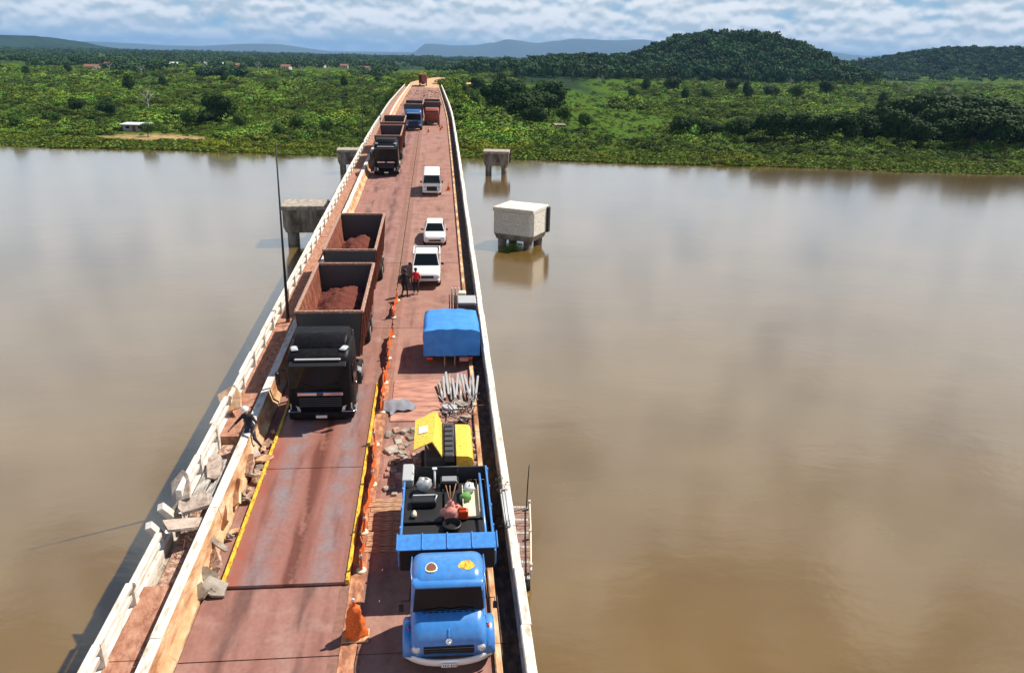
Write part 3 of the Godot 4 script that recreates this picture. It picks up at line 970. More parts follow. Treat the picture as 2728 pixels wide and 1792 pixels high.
func build_vegetation() -> void:
	var r := RandomNumberGenerator.new()
	r.seed = 99
	var cover := FastNoiseLite.new()
	cover.seed = 15
	cover.frequency = 0.018
	cover.fractal_octaves = 4
	var green := Color(0.10, 0.16, 0.02)
	var shrubs := [leaf_cloud(190, 0.115, 0.75, 1, 6, green), leaf_cloud(170, 0.12, 0.9, 2, 5, green), leaf_cloud(230, 0.1, 0.55, 3, 8, green)]
	var xf := [[], [], []]
	var cl := [[], [], []]
	var tries := 0
	while tries < 90000:
		tries += 1
		var d := 180.0 + 620.0 * pow(r.randf(), 1.7)
		var x := r.randf_range(-0.78, 1.02) * (d + 40.0)
		var s := d - bank_d(x)
		if s < 0.6 or not clear_of_bridge(x, d, 6.5): continue
		var n := cover.get_noise_2d(x, d * 0.6)
		var me := meadow(x, d)
		if r.randf() < me * 0.97: continue
		var sand := Vector2((x + 79.0) / 14.0, (d - 224.0) / 8.0).length()
		if sand < 1.2 and r.randf() < 0.93: continue
		if Vector2((x + 88.0) / 8.0, (d - 238.0) / 7.0).length() < 1.0: continue
		if Vector2((x - 40.0) / 7.0, (d - 258.0) / 8.0).length() < 1.0: continue
		if n < -0.02 and r.randf() < 0.72: continue
		var k := r.randi() % 3
		var sz := r.randf_range(0.5, 1.35) * (1.0 + maxf(n, 0.0) * 2.0) * (0.6 if s < 14.0 else 1.0) * (1.0 + d / 700.0)
		var t := Transform3D(Basis(Vector3.UP, r.randf() * TAU).scaled(Vector3(sz * r.randf_range(1.0, 1.6), sz * r.randf_range(0.7, 1.15), sz * r.randf_range(1.0, 1.6))), Vector3(x, ground_h(x, d) - 0.1, -d))
		var tone := r.randf_range(0.5, 1.6) * (1.0 + n * 0.9) * (0.4 if r.randf() < 0.16 else 1.0)  # some shrubs darkened at random to stand in for black shadows
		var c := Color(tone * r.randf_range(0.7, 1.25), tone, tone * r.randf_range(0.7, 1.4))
		if s < 12.0: c = Color(tone * 1.35, tone * 1.05, tone * 0.8)
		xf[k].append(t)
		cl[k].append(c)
	var names := ["low green shrubs covering the far river bank", "upright leafy scrub filling the bank behind the shrubs", "flat spreading bushes between the shrubs of the far bank"]
	for k in 3:
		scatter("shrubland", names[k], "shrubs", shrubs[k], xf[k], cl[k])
	# grass tussocks at the water's edge and over the meadow
	var tuft := leaf_cloud(26, 0.34, 0.7, 8, 3, Color(0.10, 0.17, 0.022))
	var gx := []
	var gc := []
	for k in 16000:
		var d := 180.0 + 330.0 * pow(r.randf(), 1.5)
		var x := r.randf_range(-0.75, 1.0) * (d + 30.0)
		if k < 6000:
			x = r.randf_range(-190.0, 230.0)
			d = bank_d(x) + r.randf_range(-0.3, 9.0)
		var s := d - bank_d(x)
		if s < -0.4 or not clear_of_bridge(x, d, 6.5): continue
		if Vector2((x + 79.0) / 13.0, (d - 224.0) / 7.0).length() < 1.0: continue
		var sz := r.randf_range(0.35, 0.9)
		gx.append(Transform3D(Basis(Vector3.UP, r.randf() * TAU).scaled(Vector3(sz * 1.6, sz * 0.8, sz * 1.6)), Vector3(x, maxf(ground_h(x, d), -0.1) - 0.05, -d)))
		var tone := r.randf_range(0.7, 1.35)
		gc.append(Color(tone * r.randf_range(0.9, 1.4), tone, tone))
	scatter("grass", "bright grass tussocks along the water's edge and meadow", "grass", tuft, gx, gc)
	# the wooded hills
	var wood := [leaf_cloud(120, 0.19, 1.0, 4, 6, Color(0.042, 0.092, 0.028)), leaf_cloud(110, 0.2, 1.25, 5, 5, Color(0.038, 0.088, 0.034))]
	var wx := [[], []]
	var wc := [[], []]
	tries = 0
	while tries < 26000:
		tries += 1
		var x: float
		var d: float
		if tries % 3 == 0:
			x = r.randf_range(700.0, 1300.0)
			d = r.randf_range(1080.0, 1500.0)
		else:
			x = r.randf_range(-30.0, 520.0)
			d = r.randf_range(610.0, 960.0)
		if not clear_of_bridge(x, d, 12.0): continue
		var gh := ground_h(x, d)
		var lim := 8.3 if d < 1000.0 else 13.0
		if gh < lim + r.randf_range(0.0, 2.5): continue
		var k := r.randi() % 2
		var sz := lerpf(1.8, 5.4, pow(r.randf(), 1.5))
		wx[k].append(Transform3D(Basis(Vector3.UP, r.randf() * TAU).scaled(Vector3(sz, sz * r.randf_range(1.0, 1.5), sz)), Vector3(x, gh - 0.4 + sz * 0.25, -d)))
		var tone := r.randf_range(0.65, 1.35) * (1.0 + 0.9 * cover.get_noise_2d(x * 1.4, d * 1.4))
		wc[k].append(Color(tone * r.randf_range(0.8, 1.3), tone, tone * r.randf_range(0.8, 1.3)))
	scatter("forest", "dense dark green forest covering the rounded hills", "forest", wood[0], wx[0], wc[0])
	scatter("forest", "taller dark trees mixed into the forest of the rounded hills", "forest", wood[1], wx[1], wc[1])
	# woodland belts on the far plain
	var px := []
	var pc := []
	tries = 0
	while tries < 15000:
		tries += 1
		var d := 620.0 + 3400.0 * pow(r.randf(), 1.6)
		var x := r.randf_range(-0.8, 1.0) * d
		if x > -40.0 and d < 1000.0: continue
		if not clear_of_bridge(x, d, 14.0): continue
		if cover.get_noise_2d(x * 0.5 + 900.0, d * 0.16) < 0.02 + (0.1 if d < 900.0 else -0.04): continue
		var sz := r.randf_range(2.5, 5.0) * (1.0 + d / 3000.0)
		px.append(Transform3D(Basis(Vector3.UP, r.randf() * TAU).scaled(Vector3(sz * 1.3, sz, sz * 1.3)), Vector3(x, ground_h(x, d) + sz * 0.15, -d)))
		var tone := r.randf_range(0.5, 1.2)
		pc.append(Color(tone, tone, tone * r.randf_range(0.9, 1.5)))
	scatter("woodland", "dark woodland belts spread over the far plain", "woodland", wood[0], px, pc)
	build_trees(r)

func make_tree(called: String, label: String, h: float, w: float, sd: int, leaves: int, col: Color, pale := false, group := "") -> Node3D:
	var t := thing(called, label, "tree", Vector3.ZERO, Basis(), group)
	var r := RandomNumberGenerator.new()
	r.seed = sd
	var st := begin()
	st.set_smooth_group(1)
	var top := Vector3(r.randf_range(-0.3, 0.3), h * 0.62, r.randf_range(-0.3, 0.3))
	tube(st, [Vector3(0, -0.4, 0), Vector3(r.randf_range(-0.1, 0.1), h * 0.2, 0), top * Vector3(0.6, 0.7, 0.6), top], [h * 0.035, h * 0.027, h * 0.02, h * 0.008], 7)
	for k in 6:
		var a := TAU * k / 6.0 + r.randf()
		var s := Vector3(0, h * r.randf_range(0.22, 0.45), 0)
		var e := s + Vector3(cos(a) * w * 0.5, h * r.randf_range(0.18, 0.34), sin(a) * w * 0.5)
		tube(st, [s, s.lerp(e, 0.55) + Vector3(0, h * 0.04, 0), e], [h * 0.014, h * 0.009, h * 0.004], 5)
		if leaves == 0:
			for j in 3:
				var e2 := e + Vector3(r.randf_range(-0.4, 0.4) * w, h * r.randf_range(0.05, 0.2), r.randf_range(-0.4, 0.4) * w)
				tube(st, [s.lerp(e, 0.7), e2], [h * 0.006, h * 0.002], 4)
	part(t, "trunk", st, M.pale_bark if pale else M.bark)
	if leaves > 0:
		var o := part_mesh(t, "crown", leaf_cloud(leaves * 3, 0.07, 0.85, sd + 1, 11, col), M.leaf)
		o.transform = Transform3D(Basis().scaled(Vector3(w * 0.62, h * 0.62, w * 0.62)), Vector3(0, h * 0.26, 0))
	return t

func build_trees(r: RandomNumberGenerator) -> void:
	var dark := Color(0.024, 0.055, 0.012)
	var mid := Color(0.05, 0.1, 0.018)
	var protos := [make_tree("broad_tree", "broad dark crowned tree growing among the shrubs of the far bank", 9.0, 10.0, 201, 900, dark, false, "dark trees on the far bank"),
		make_tree("bank_tree", "mid green round tree standing in the far bank's scrub", 7.0, 7.0, 202, 700, mid, false, "mid green trees on the far bank"),
		make_tree("tall_tree", "tall narrow dark tree rising from the far scrub", 11.0, 6.5, 203, 700, dark, false, "tall trees on the far bank")]
	# the dark clump beside the small hut, right of the bridge; then single trees read off the photograph
	var spots := [[1150, 262, 0, 1.1], [1185, 250, 0, 1.25], [1215, 290, 0, 1.2], [1250, 278, 0, 1.35], [1240, 300, 0, 1.0], [1275, 268, 0, 1.2], [1110, 215, 0, 1.0], [1160, 225, 2, 1.0], [1070, 225, 1, 1.0], [1095, 255, 1, 0.9], [1310, 285, 1, 0.8], [1360, 298, 1, 0.8],
		[1500, 205, 2, 1.0], [1470, 225, 1, 1.1], [1560, 215, 0, 1.0], [1590, 235, 2, 0.8], [1640, 228, 1, 1.1], [1700, 215, 0, 1.1], [1735, 235, 2, 0.9], [1790, 222, 0, 1.0], [1850, 232, 1, 1.2], [1920, 222, 0, 1.0],
		[2010, 295, 1, 0.9], [2070, 300, 0, 0.9], [2130, 305, 0, 0.95], [2190, 312, 0, 1.0], [2240, 320, 0, 1.0], [2290, 322, 0, 1.05], [2345, 330, 0, 1.0], [1950, 310, 1, 0.8], [1880, 318, 1, 0.75], [1800, 322, 1, 0.7], [2100, 330, 1, 0.7], [2000, 325, 1, 0.7], [1700, 318, 1, 0.6], [1620, 312, 1, 0.6],
		[480, 292, 0, 0.75], [515, 288, 0, 0.85], [440, 295, 1, 0.9], [560, 300, 1, 0.7], [650, 318, 1, 0.7], [690, 300, 1, 0.7], [420, 285, 0, 0.6], [345, 330, 1, 0.55], [40, 300, 1, 0.7], [120, 290, 1, 0.7], [180, 262, 0, 0.6], [250, 270, 0, 0.6], [760, 310, 1, 0.6],
		[1580, 318, 0, 0.6], [1650, 322, 0, 0.6], [1730, 326, 0, 0.62], [1790, 330, 0, 0.65], [1850, 330, 0, 0.7], [1905, 332, 0, 0.7], [1960, 334, 0, 0.72], [2030, 336, 0, 0.75], [2085, 340, 0, 0.75], [2140, 342, 0, 0.8], [2200, 343, 0, 0.8], [2255, 346, 0, 0.85], [2310, 348, 0, 0.85], [2370, 350, 0, 0.85], [2170, 325, 0, 0.9], [2270, 335, 0, 0.95], [2360, 338, 0, 1.0], [2060, 318, 0, 0.8], [300, 215, 2, 0.8], [380, 205, 2, 0.8], [640, 212, 2, 0.6], [800, 205, 2, 0.7], [880, 195, 1, 0.9], [60, 180, 2, 0.8], [160, 172, 2, 0.9], [520, 190, 2, 0.8], [2050, 245, 2, 0.7], [2150, 240, 1, 0.9], [2250, 250, 0, 0.7], [2330, 262, 1, 0.9]]
	var first := [true, true, true]
	for q in spots:
		var g := pw(q[0], q[1], 3.5)
		for it in 3:
			g = pw(q[0], q[1], ground_h(g.x, -g.z) + 0.5)
		if g.z > -200.0 or g.z < -1500.0: continue
		var k: int = q[2]
		var s: float = q[3] * r.randf_range(0.85, 1.2) * (1.35 if q[0] > 1550 and q[1] > 285 else 1.0)
		var at := Vector3(g.x, ground_h(g.x, -g.z), g.z)
		var bs := Basis(Vector3.UP, r.randf() * TAU).scaled(Vector3(s, s * r.randf_range(0.85, 1.1), s))
		var kind: String = ["broad dark crowned tree", "mid green round tree", "tall narrow dark tree"][k]
		var place := "in the scrub left of the bridge, behind the shack"
		if q[0] > 1030: place = "in the clump round the small dark hut"
		if q[0] > 1440: place = "at the foot of the wooded hill"
		if q[0] > 1550 and q[1] > 285: place = "in the dark row along the grassy right bank"
		if q[0] > 1550 and q[1] > 240 and q[1] <= 285: place = "in the open scrub below the second hill"
		if q[0] < 1030 and q[1] < 220: place = "before the far tree belt left of the bridge"
		var label := kind + " " + place
		var first_label: bool = first[k]
		if first[k]:
			protos[k].transform = Transform3D(bs, at)
			first[k] = false
		else:
			copy_of(protos[k], ["broad_tree", "bank_tree", "tall_tree"][k], at, bs, label)
		if first_label:
			protos[k].set_meta("label", label)
	# pale bare trees
	var bare := make_tree("bare_tree", "pale leafless tree standing above the far green scrub", 9.0, 5.0, 301, 0, dark, true, "pale bare trees on the far bank")
	var f := true
	for q in [[345, 258], [225, 175], [255, 172], [330, 180], [700, 168], [760, 175], [840, 178], [885, 172], [1725, 215], [1775, 222], [1690, 200], [1835, 205], [600, 165], [470, 165], [1395, 195], [960, 178], [2110, 215], [2200, 225]]:
		var g := pw(q[0], q[1], 6.0)
		for it in 3:
			g = pw(q[0], q[1], ground_h(g.x, -g.z) + 0.3)
		if g.z > -205.0 or g.z < -1500.0: continue
		var at := Vector3(g.x, ground_h(g.x, -g.z), g.z)
		var bs := Basis(Vector3.UP, r.randf() * TAU).scaled(Vector3.ONE * r.randf_range(0.8, 1.3))
		if f:
			bare.transform = Transform3D(bs, at)
			f = false
		else:
			copy_of(bare, "bare_tree", at, bs)

# ------------------------------------------------------------------ houses and posts on the far side
func house(called: String, label: String, at: Vector3, w: float, dp: float, h: float, turn: float, roofm: Material, wallm: Material, lean_to := false, group := "") -> Node3D:
	var t := thing(called, label, "house", at, Basis(Vector3.UP, turn), group)
	var st := begin()
	box(st, Vector3(0, h * 0.5 - 0.3, 0), Vector3(w, h + 0.6, dp))
	part(t, "wall", st, wallm)
	var rs := begin()
	if lean_to:
		corners8(rs, PackedVector3Array([Vector3(-w * 0.58, h + 0.15, -dp * 0.6), Vector3(w * 0.58, h + 0.15, -dp * 0.6), Vector3(w * 0.58, h - 0.1, dp * 0.75), Vector3(-w * 0.58, h - 0.1, dp * 0.75), Vector3(-w * 0.58, h + 0.3, -dp * 0.6), Vector3(w * 0.58, h + 0.3, -dp * 0.6), Vector3(w * 0.58, h + 0.02, dp * 0.75), Vector3(-w * 0.58, h + 0.02, dp * 0.75)]))
	else:
		for s in [-1.0, 1.0]:
			var e := Vector3(0, 0.14, 0)
			var a := Vector3(-w * 0.56, h + dp * 0.28, 0)
			var b := Vector3(w * 0.56, h + dp * 0.28, 0)
			var c := Vector3(w * 0.56, h - 0.12, s * dp * 0.6)
			var d := Vector3(-w * 0.56, h - 0.12, s * dp * 0.6)
			corners8(rs, PackedVector3Array([a, b, c, d, a + e, b + e, c + e, d + e]))
		tri(rs, Vector3(w * 0.5, h, dp * 0.5), Vector3(w * 0.5, h, -dp * 0.5), Vector3(w * 0.5, h + dp * 0.27, 0), Vector3.RIGHT)
		tri(rs, Vector3(-w * 0.5, h, dp * 0.5), Vector3(-w * 0.5, h, -dp * 0.5), Vector3(-w * 0.5, h + dp * 0.27, 0), Vector3.LEFT)
	part(t, "roof", rs, roofm)
	for x in [-0.28, 0.28]:
		var ws := begin()
		box(ws, Vector3(x * w, h * 0.55, dp * 0.5 + 0.02), Vector3(w * 0.16, h * 0.36, 0.06))
		part(t, "window", ws, M.glass)
	var dsr := begin()
	box(dsr, Vector3(0, h * 0.38, dp * 0.5 + 0.02), Vector3(w * 0.14, h * 0.76, 0.06))
	part(t, "door", dsr, M.rust)
	return t

func on_land(px: float, py: float) -> Vector3:
	var g := pw(px, py, 4.0)
	for it in 4:
		g = pw(px, py, ground_h(g.x, -g.z))
	return Vector3(g.x, ground_h(g.x, -g.z), g.z)

func build_far_buildings() -> void:
	var a := on_land(318, 303)
	house("riverside_shack", "low shack with long white tin roof on the sandy bank", a, 6.6, 3.6, 1.9, -0.12, M.tin_roof, M.timber_grey, true)
	var b := on_land(1299, 303)
	house("small_hut", "small dark hut with grey roof beside the black tree clump", b, 3.4, 3.0, 1.9, 0.1, M.concrete_stained, M.concrete_stained, true)
	var r := RandomNumberGenerator.new()
	r.seed = 61
	var far := [[262, 160], [300, 157], [360, 163], [405, 156], [470, 159], [505, 156], [560, 160], [620, 158], [665, 163], [745, 158], [800, 160], [850, 164], [215, 163]]
	for q in far:
		var g := on_land(q[0], q[1])
		house("far_house", "small pale house in the dark tree belt of the far plain", g, r.randf_range(8, 14), r.randf_range(6, 8), r.randf_range(3, 4.2), r.randf_range(-0.5, 0.5), M.roof_tile if r.randf() < 0.6 else M.tin_roof, M.plaster, false, "houses in the far tree belt")
	# a lattice mast between the two hills
	var g2 := on_land(1996, 182)
	var t := thing("power_mast", "thin dark power mast standing between the two hills", "mast", g2)
	var st := begin()
	for c in [Vector2(-1, -1), Vector2(1, -1), Vector2(1, 1), Vector2(-1, 1)]:
		cyl(st, Vector3(c.x, -0.5, c.y), Vector3(c.x * 0.15, 26, c.y * 0.15), 0.16, 0.1, 5)
	part(t, "leg_frame", st, M.pole)
	var s2 := begin()
	box(s2, Vector3(0, 23, 0), Vector3(6, 0.3, 0.3))
	box(s2, Vector3(0, 19.5, 0), Vector3(7, 0.3, 0.3))
	part(t, "cross_arm", s2, M.pole)

# ------------------------------------------------------------------ vehicles (front towards +z, origin on the deck below the front bumper)
func wheel(parent: Node3D, c: Vector3, r: float, w: float) -> Node3D:
	var o := group_part(parent, "wheel", c)
	var st := begin()
	st.set_smooth_group(1)
	lathe(st, Vector3.ZERO, Vector3.RIGHT, [[-w * 0.5, r * 0.62], [-w * 0.5, r * 0.9], [-w * 0.36, r * 0.985], [0.0, r], [w * 0.36, r * 0.985], [w * 0.5, r * 0.9], [w * 0.5, r * 0.62]], 18)
	part(o, "tyre", st, M.tyre)
	var s2 := begin()
	s2.set_smooth_group(1)
	lathe(s2, Vector3.ZERO, Vector3.RIGHT, [[-w * 0.53, r * 0.25], [-w * 0.515, r * 0.6], [w * 0.515, r * 0.6], [w * 0.53, r * 0.25]], 12)
	part(o, "rim", s2, M.rim)
	return o

func panel(parent: Node3D, called: String, a: Vector3, b: Vector3, c: Vector3, d: Vector3, inset: float, lift: float, m: Material) -> MeshInstance3D:
	# a thin plate laid just proud of the face a b c d (seen from outside), inset from its edges
	var mid := (a + b + c + d) * 0.25
	var n := (c - a).cross(b - a).normalized()
	var n2 := (b - a).cross(c - a).normalized()
	var out := n if n.dot(mid - parent_mid) > 0 else n2
	var q := PackedVector3Array()
	for p in [a, b, c, d]:
		q.append(p.move_toward(mid, inset * 1.414))
	var st := begin()
	var p8 := PackedVector3Array()
	for p in q: p8.append(p - out * 0.01)
	for p in q: p8.append(p + out * lift)
	corners8(st, p8)
	return part(parent, called, st, m)

var parent_mid := Vector3.ZERO

func cabin(parent: Node3D, wb: float, wt: float, yb: float, yt: float, zfb: float, zft: float, zrt: float, zrb: float, body: Material, sides := 1, called := "cabin") -> void:
	# the upper part of a car: pillars and roof, with glass laid between the pillars
	var st := begin()
	st.set_smooth_group(-1)
	var e := 0.09
	var r0 := PackedVector3Array([Vector3(-wb, yb, zfb), Vector3(wb, yb, zfb), Vector3(wb, yb, zrb), Vector3(-wb, yb, zrb)])
	var r1 := PackedVector3Array([Vector3(-wt, yt - 0.05, zft), Vector3(wt, yt - 0.05, zft), Vector3(wt, yt - 0.05, zrt), Vector3(-wt, yt - 0.05, zrt)])
	var r2 := PackedVector3Array([Vector3(-wt + e, yt, zft - e), Vector3(wt - e, yt, zft - e), Vector3(wt - e, yt, zrt + e), Vector3(-wt + e, yt, zrt + e)])
	loft(st, [r0, r1, r2])
	part(parent, called, st, body)
	parent_mid = Vector3(0, (yb + yt) * 0.5, (zfb + zrb) * 0.5)
	panel(parent, "windscreen", r0[0], r0[1], r1[1], r1[0], 0.055, 0.012, M.glass)
	panel(parent, "rear_window", r0[3], r0[2], r1[2], r1[3], 0.07, 0.012, M.glass)
	for s in [[0, 3], [1, 2]]:
		for k in sides:
			var t0 := float(k) / sides
			var t1 := float(k + 1) / sides
			panel(parent, "side_window", r0[s[0]].lerp(r0[s[1]], t0), r0[s[0]].lerp(r0[s[1]], t1), r1[s[0]].lerp(r1[s[1]], t1), r1[s[0]].lerp(r1[s[1]], t0), 0.06, 0.012, M.glass)

func bar(parent: Node3D, called: String, c: Vector3, s: Vector3, m: Material, e := 0.015, b := Basis()) -> MeshInstance3D:
	var st := begin()
	cbox(st, c, s, e, b)
	return part(parent, called, st, m)

func rod(parent: Node3D, called: String, pts: Array, r: float, m: Material, n := 6) -> MeshInstance3D:
	var st := begin()
	st.set_smooth_group(1)
	tube(st, pts, [r], n)
	return part(parent, called, st, m)

func body_loft(parent: Node3D, called: String, secs: Array, m: Material, n := 3) -> MeshInstance3D:
	# secs: [z, width, y0, y1, corner radius, top narrowing]
	var st := begin()
	st.set_smooth_group(1)
	var rings := []
	for q in secs:
		rings.append(rring(q[0], q[1], q[2], q[3], q[4], q[5] if q.size() > 5 else 1.0, n))
	loft(st, rings)
	return part(parent, called, st, m)

func tipper(parent: Node3D, z0: float, z1: float, w: float, y0: float, y1: float) -> Node3D:
	# an open steel body for ore
	var o := group_part(parent, "tipper_body")
	var h := y1 - y0
	var zc := (z0 + z1) * 0.5
	var l := absf(z1 - z0)
	var zf := maxf(z0, z1)
	var zr := minf(z0, z1)
	bar(o, "floor", Vector3(0, y0 + 0.05, zc), Vector3(w - 0.35, 0.1, l - 0.3), M.bin_rust)
	for s in [-1.0, 1.0]:
		var st := begin()
		var bx0: float = s * (w * 0.5 - 0.22)
		var bx1: float = s * w * 0.5
		corners8(st, PackedVector3Array([Vector3(bx0, y0, zf - 0.1), Vector3(bx0 - s * 0.06, y0, zf - 0.1), Vector3(bx0 - s * 0.06, y0, zr + 0.1), Vector3(bx0, y0, zr + 0.1), Vector3(bx1, y1 - 0.1, zf - 0.02), Vector3(bx1 - s * 0.06, y1 - 0.1, zf - 0.02), Vector3(bx1 - s * 0.06, y1 - 0.1, zr + 0.02), Vector3(bx1, y1 - 0.1, zr + 0.02)]))
		part(o, "side_wall", st, M.bin_rust)
		var rim := begin()
		cbox(rim, Vector3(s * (w * 0.5 - 0.02), y1 - 0.05, zc), Vector3(0.14, 0.12, l + 0.02), 0.02)
		part(o, "top_rim", rim, M.bin_rim)
		var ribs := int(l / 0.9)
		for k in ribs:
			var z := zf - 0.3 - (l - 0.6) * k / (ribs - 1)
			var rb := begin()
			corners8(rb, PackedVector3Array([Vector3(bx0, y0, z + 0.05), Vector3(bx0 + s * 0.1, y0, z + 0.05), Vector3(bx0 + s * 0.1, y0, z - 0.05), Vector3(bx0, y0, z - 0.05), Vector3(bx1, y1 - 0.12, z + 0.05), Vector3(bx1 + s * 0.07, y1 - 0.12, z + 0.05), Vector3(bx1 + s * 0.07, y1 - 0.12, z - 0.05), Vector3(bx1, y1 - 0.12, z - 0.05)]))
			part(o, "rib", rb, M.bin_rust)
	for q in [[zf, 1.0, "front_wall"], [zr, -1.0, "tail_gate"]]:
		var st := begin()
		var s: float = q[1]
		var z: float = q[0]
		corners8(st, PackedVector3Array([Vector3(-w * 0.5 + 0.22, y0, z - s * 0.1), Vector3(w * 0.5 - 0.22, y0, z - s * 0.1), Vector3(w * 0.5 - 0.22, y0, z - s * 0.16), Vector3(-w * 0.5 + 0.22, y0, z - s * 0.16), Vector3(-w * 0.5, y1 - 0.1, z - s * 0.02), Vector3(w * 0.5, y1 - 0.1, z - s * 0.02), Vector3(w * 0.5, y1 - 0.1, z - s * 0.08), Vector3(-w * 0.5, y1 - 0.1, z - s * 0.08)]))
		part(o, q[2], st, M.dark_grey)  # dark colour stands in for shade on the tail gate's inside
		var rim := begin()
		cbox(rim, Vector3(0, y1 - 0.05, z - s * 0.05), Vector3(w - 0.16, 0.13, 0.12), 0.02)
		part(o, "top_rim", rim, M.bin_rim)
	return o

func heap(called: String, label: String, at: Vector3, basis: Basis, w: float, l: float, h: float, base: float, sd: int) -> void:
	# ore lying in a body: a mound over a flat bed, with lumps of its own
	var nz := FastNoiseLite.new()
	nz.seed = sd
	nz.frequency = 1.1
	nz.fractal_octaves = 4
	var st := begin()
	st.set_smooth_group(1)
	var nx := 22
	var nzz := 40
	var g := []
	for j in nzz + 1:
		var row := PackedVector3Array()
		for i in nx + 1:
			var u := -1.0 + 2.0 * i / nx
			var v := -1.0 + 2.0 * j / nzz
			var m := maxf(0.0, 1.0 - pow(absf(u * 0.9 - 0.12), 1.6)) * maxf(0.0, 1.0 - pow(absf(v * 0.95 + 0.1), 2.0))
			row.append(Vector3(u * w * 0.5, base + h * m + 0.11 * nz.get_noise_2d(u * w * 2.0, v * l * 2.0) + 0.3 * h * nz.get_noise_2d(u * w * 0.5 + 40.0, v * l * 0.5), v * l * 0.5))
		g.append(row)
	for j in nzz:
		for i in nx:
			quad(st, g[j][i], g[j][i + 1], g[j + 1][i + 1], g[j + 1][i], Vector3.UP)
	solid(called, label, "ore", st, M.ore, at, basis)

func ore_truck(label: String, x: float, d: float, front_col: Material, bins: Array, group := "", wide := 1.0) -> Node3D:
	var t := deck_thing("ore_truck", label, "truck", x, d, 0.0, group)
	t.basis = t.basis * Basis.from_scale(Vector3(wide, 1, 1))
	# cab
	body_loft(t, "cab", [[-0.0, 2.2, 0.55, 2.95, 0.22, 0.95], [-0.12, 2.44, 0.5, 3.12, 0.24, 0.95], [-0.9, 2.5, 0.5, 3.22, 0.22, 0.95], [-1.75, 2.5, 0.55, 3.3, 0.2, 0.95], [-2.15, 2.48, 0.6, 3.2, 0.2, 0.95]], front_col, 4)
	var fair := begin()
	fair.set_smooth_group(1)
	loft(fair, [rring(-0.75, 1.9, 3.12, 3.26, 0.06), rring(-1.3, 2.1, 3.12, 3.52, 0.14), rring(-2.1, 2.15, 3.12, 3.62, 0.14)])
	part(t, "roof_fairing", fair, front_col)
	parent_mid = Vector3(0, 1.9, -1.0)
	panel(t, "windscreen", Vector3(-1.13, 1.72, 0.0), Vector3(1.13, 1.72, 0.0), Vector3(1.09, 2.78, -0.01), Vector3(-1.09, 2.78, -0.01), 0.0, 0.014, M.glass)
	for s in [-1.0, 1.0]:
		panel(t, "side_window", Vector3(s * 1.245, 1.75, -0.25), Vector3(s * 1.245, 1.75, -1.15), Vector3(s * 1.2, 2.62, -1.15), Vector3(s * 1.2, 2.62, -0.35), 0.0, 0.02, M.glass)
		bar(t, "door_handle", Vector3(s * 1.27, 1.5, -1.05), Vector3(0.03, 0.05, 0.2), M.chrome)
		var mir := group_part(t, "mirror")
		rod(mir, "arm", [Vector3(s * 1.2, 2.55, -0.05), Vector3(s * 1.5, 2.5, 0.05)], 0.025, M.black_metal)
		bar(mir, "housing", Vector3(s * 1.52, 2.2, 0.05), Vector3(0.16, 0.6, 0.14), M.black_metal, 0.04)
		var hl := group_part(t, "headlight")
		var hs := begin()
		corners8(hs, PackedVector3Array([Vector3(s * 0.78, 0.66, 0.02), Vector3(s * 1.16, 0.72, -0.04), Vector3(s * 1.2, 0.72, -0.3), Vector3(s * 0.78, 0.66, -0.2), Vector3(s * 0.82, 0.84, 0.03), Vector3(s * 1.16, 0.98, -0.04), Vector3(s * 1.22, 0.98, -0.3), Vector3(s * 0.82, 0.84, -0.2)]))
		part(hl, "lens", hs, M.lens)
		bar(hl, "bezel", Vector3(s * 1.0, 0.63, -0.04), Vector3(0.5, 0.05, 0.2), M.chrome)
		# pale lamp clusters on the roof corners
		var lamp := begin()
		cbox(lamp, Vector3(s * 0.93, 3.24, -0.62), Vector3(0.26, 0.1, 0.42), 0.04, Basis(Vector3.UP, s * -0.25))
		part(t, "roof_lamp", lamp, M.lens)
		bar(t, "step", Vector3(s * 1.18, 0.42, -0.7), Vector3(0.2, 0.08, 0.7), M.grey_metal)
		rod(t, "exhaust_stack", [Vector3(s * 1.05, 0.9, -2.45), Vector3(s * 1.05, 3.3, -2.45)], 0.07, M.black_metal, 8)
	bar(t, "sun_visor", Vector3(0, 2.86, 0.11), Vector3(2.1, 0.05, 0.3), M.black_metal, 0.02, Basis(Vector3.RIGHT, 0.35))
	bar(t, "roof_trim", Vector3(0, 3.02, 0.0), Vector3(1.7, 0.07, 0.06), M.white_paint)
	for k in 5:
		bar(t, "grille_bar", Vector3(0, 0.9 + k * 0.09, 0.05), Vector3(1.6, 0.04, 0.05), M.dark_grey, 0.01)
	bar(t, "chrome_strip", Vector3(0, 1.46, 0.045), Vector3(1.72, 0.17, 0.06), M.chrome, 0.03)
	bar(t, "emblem", Vector3(0, 1.46, 0.09), Vector3(0.24, 0.12, 0.03), M.dark_grey, 0.03)
	for s in [-1.0, 1.0]:
		rod(t, "wiper", [Vector3(s * 0.15, 1.74, 0.05), Vector3(s * 0.75, 1.95, 0.045)], 0.014, M.black_metal, 4)
	body_loft(t, "bumper", [[0.1, 2.1, 0.28, 0.6, 0.1], [0.02, 2.45, 0.26, 0.62, 0.1], [-0.45, 2.5, 0.26, 0.6, 0.08]], M.black_paint)
	bar(t, "number_plate", Vector3(0, 0.42, 0.115), Vector3(0.42, 0.13, 0.015), M.pale_plastic, 0.004)
	# frame and running gear
	var zend: float = bins[bins.size() - 1][1]
	for s in [-0.42, 0.42]:
		bar(t, "chassis_rail", Vector3(s, 0.86, zend * 0.5 - 0.3), Vector3(0.1, 0.24, absf(zend) - 0.8), M.black_metal)
	bar(t, "fuel_tank", Vector3(1.0, 0.75, -3.2), Vector3(0.5, 0.55, 1.1), M.grey_metal, 0.12)
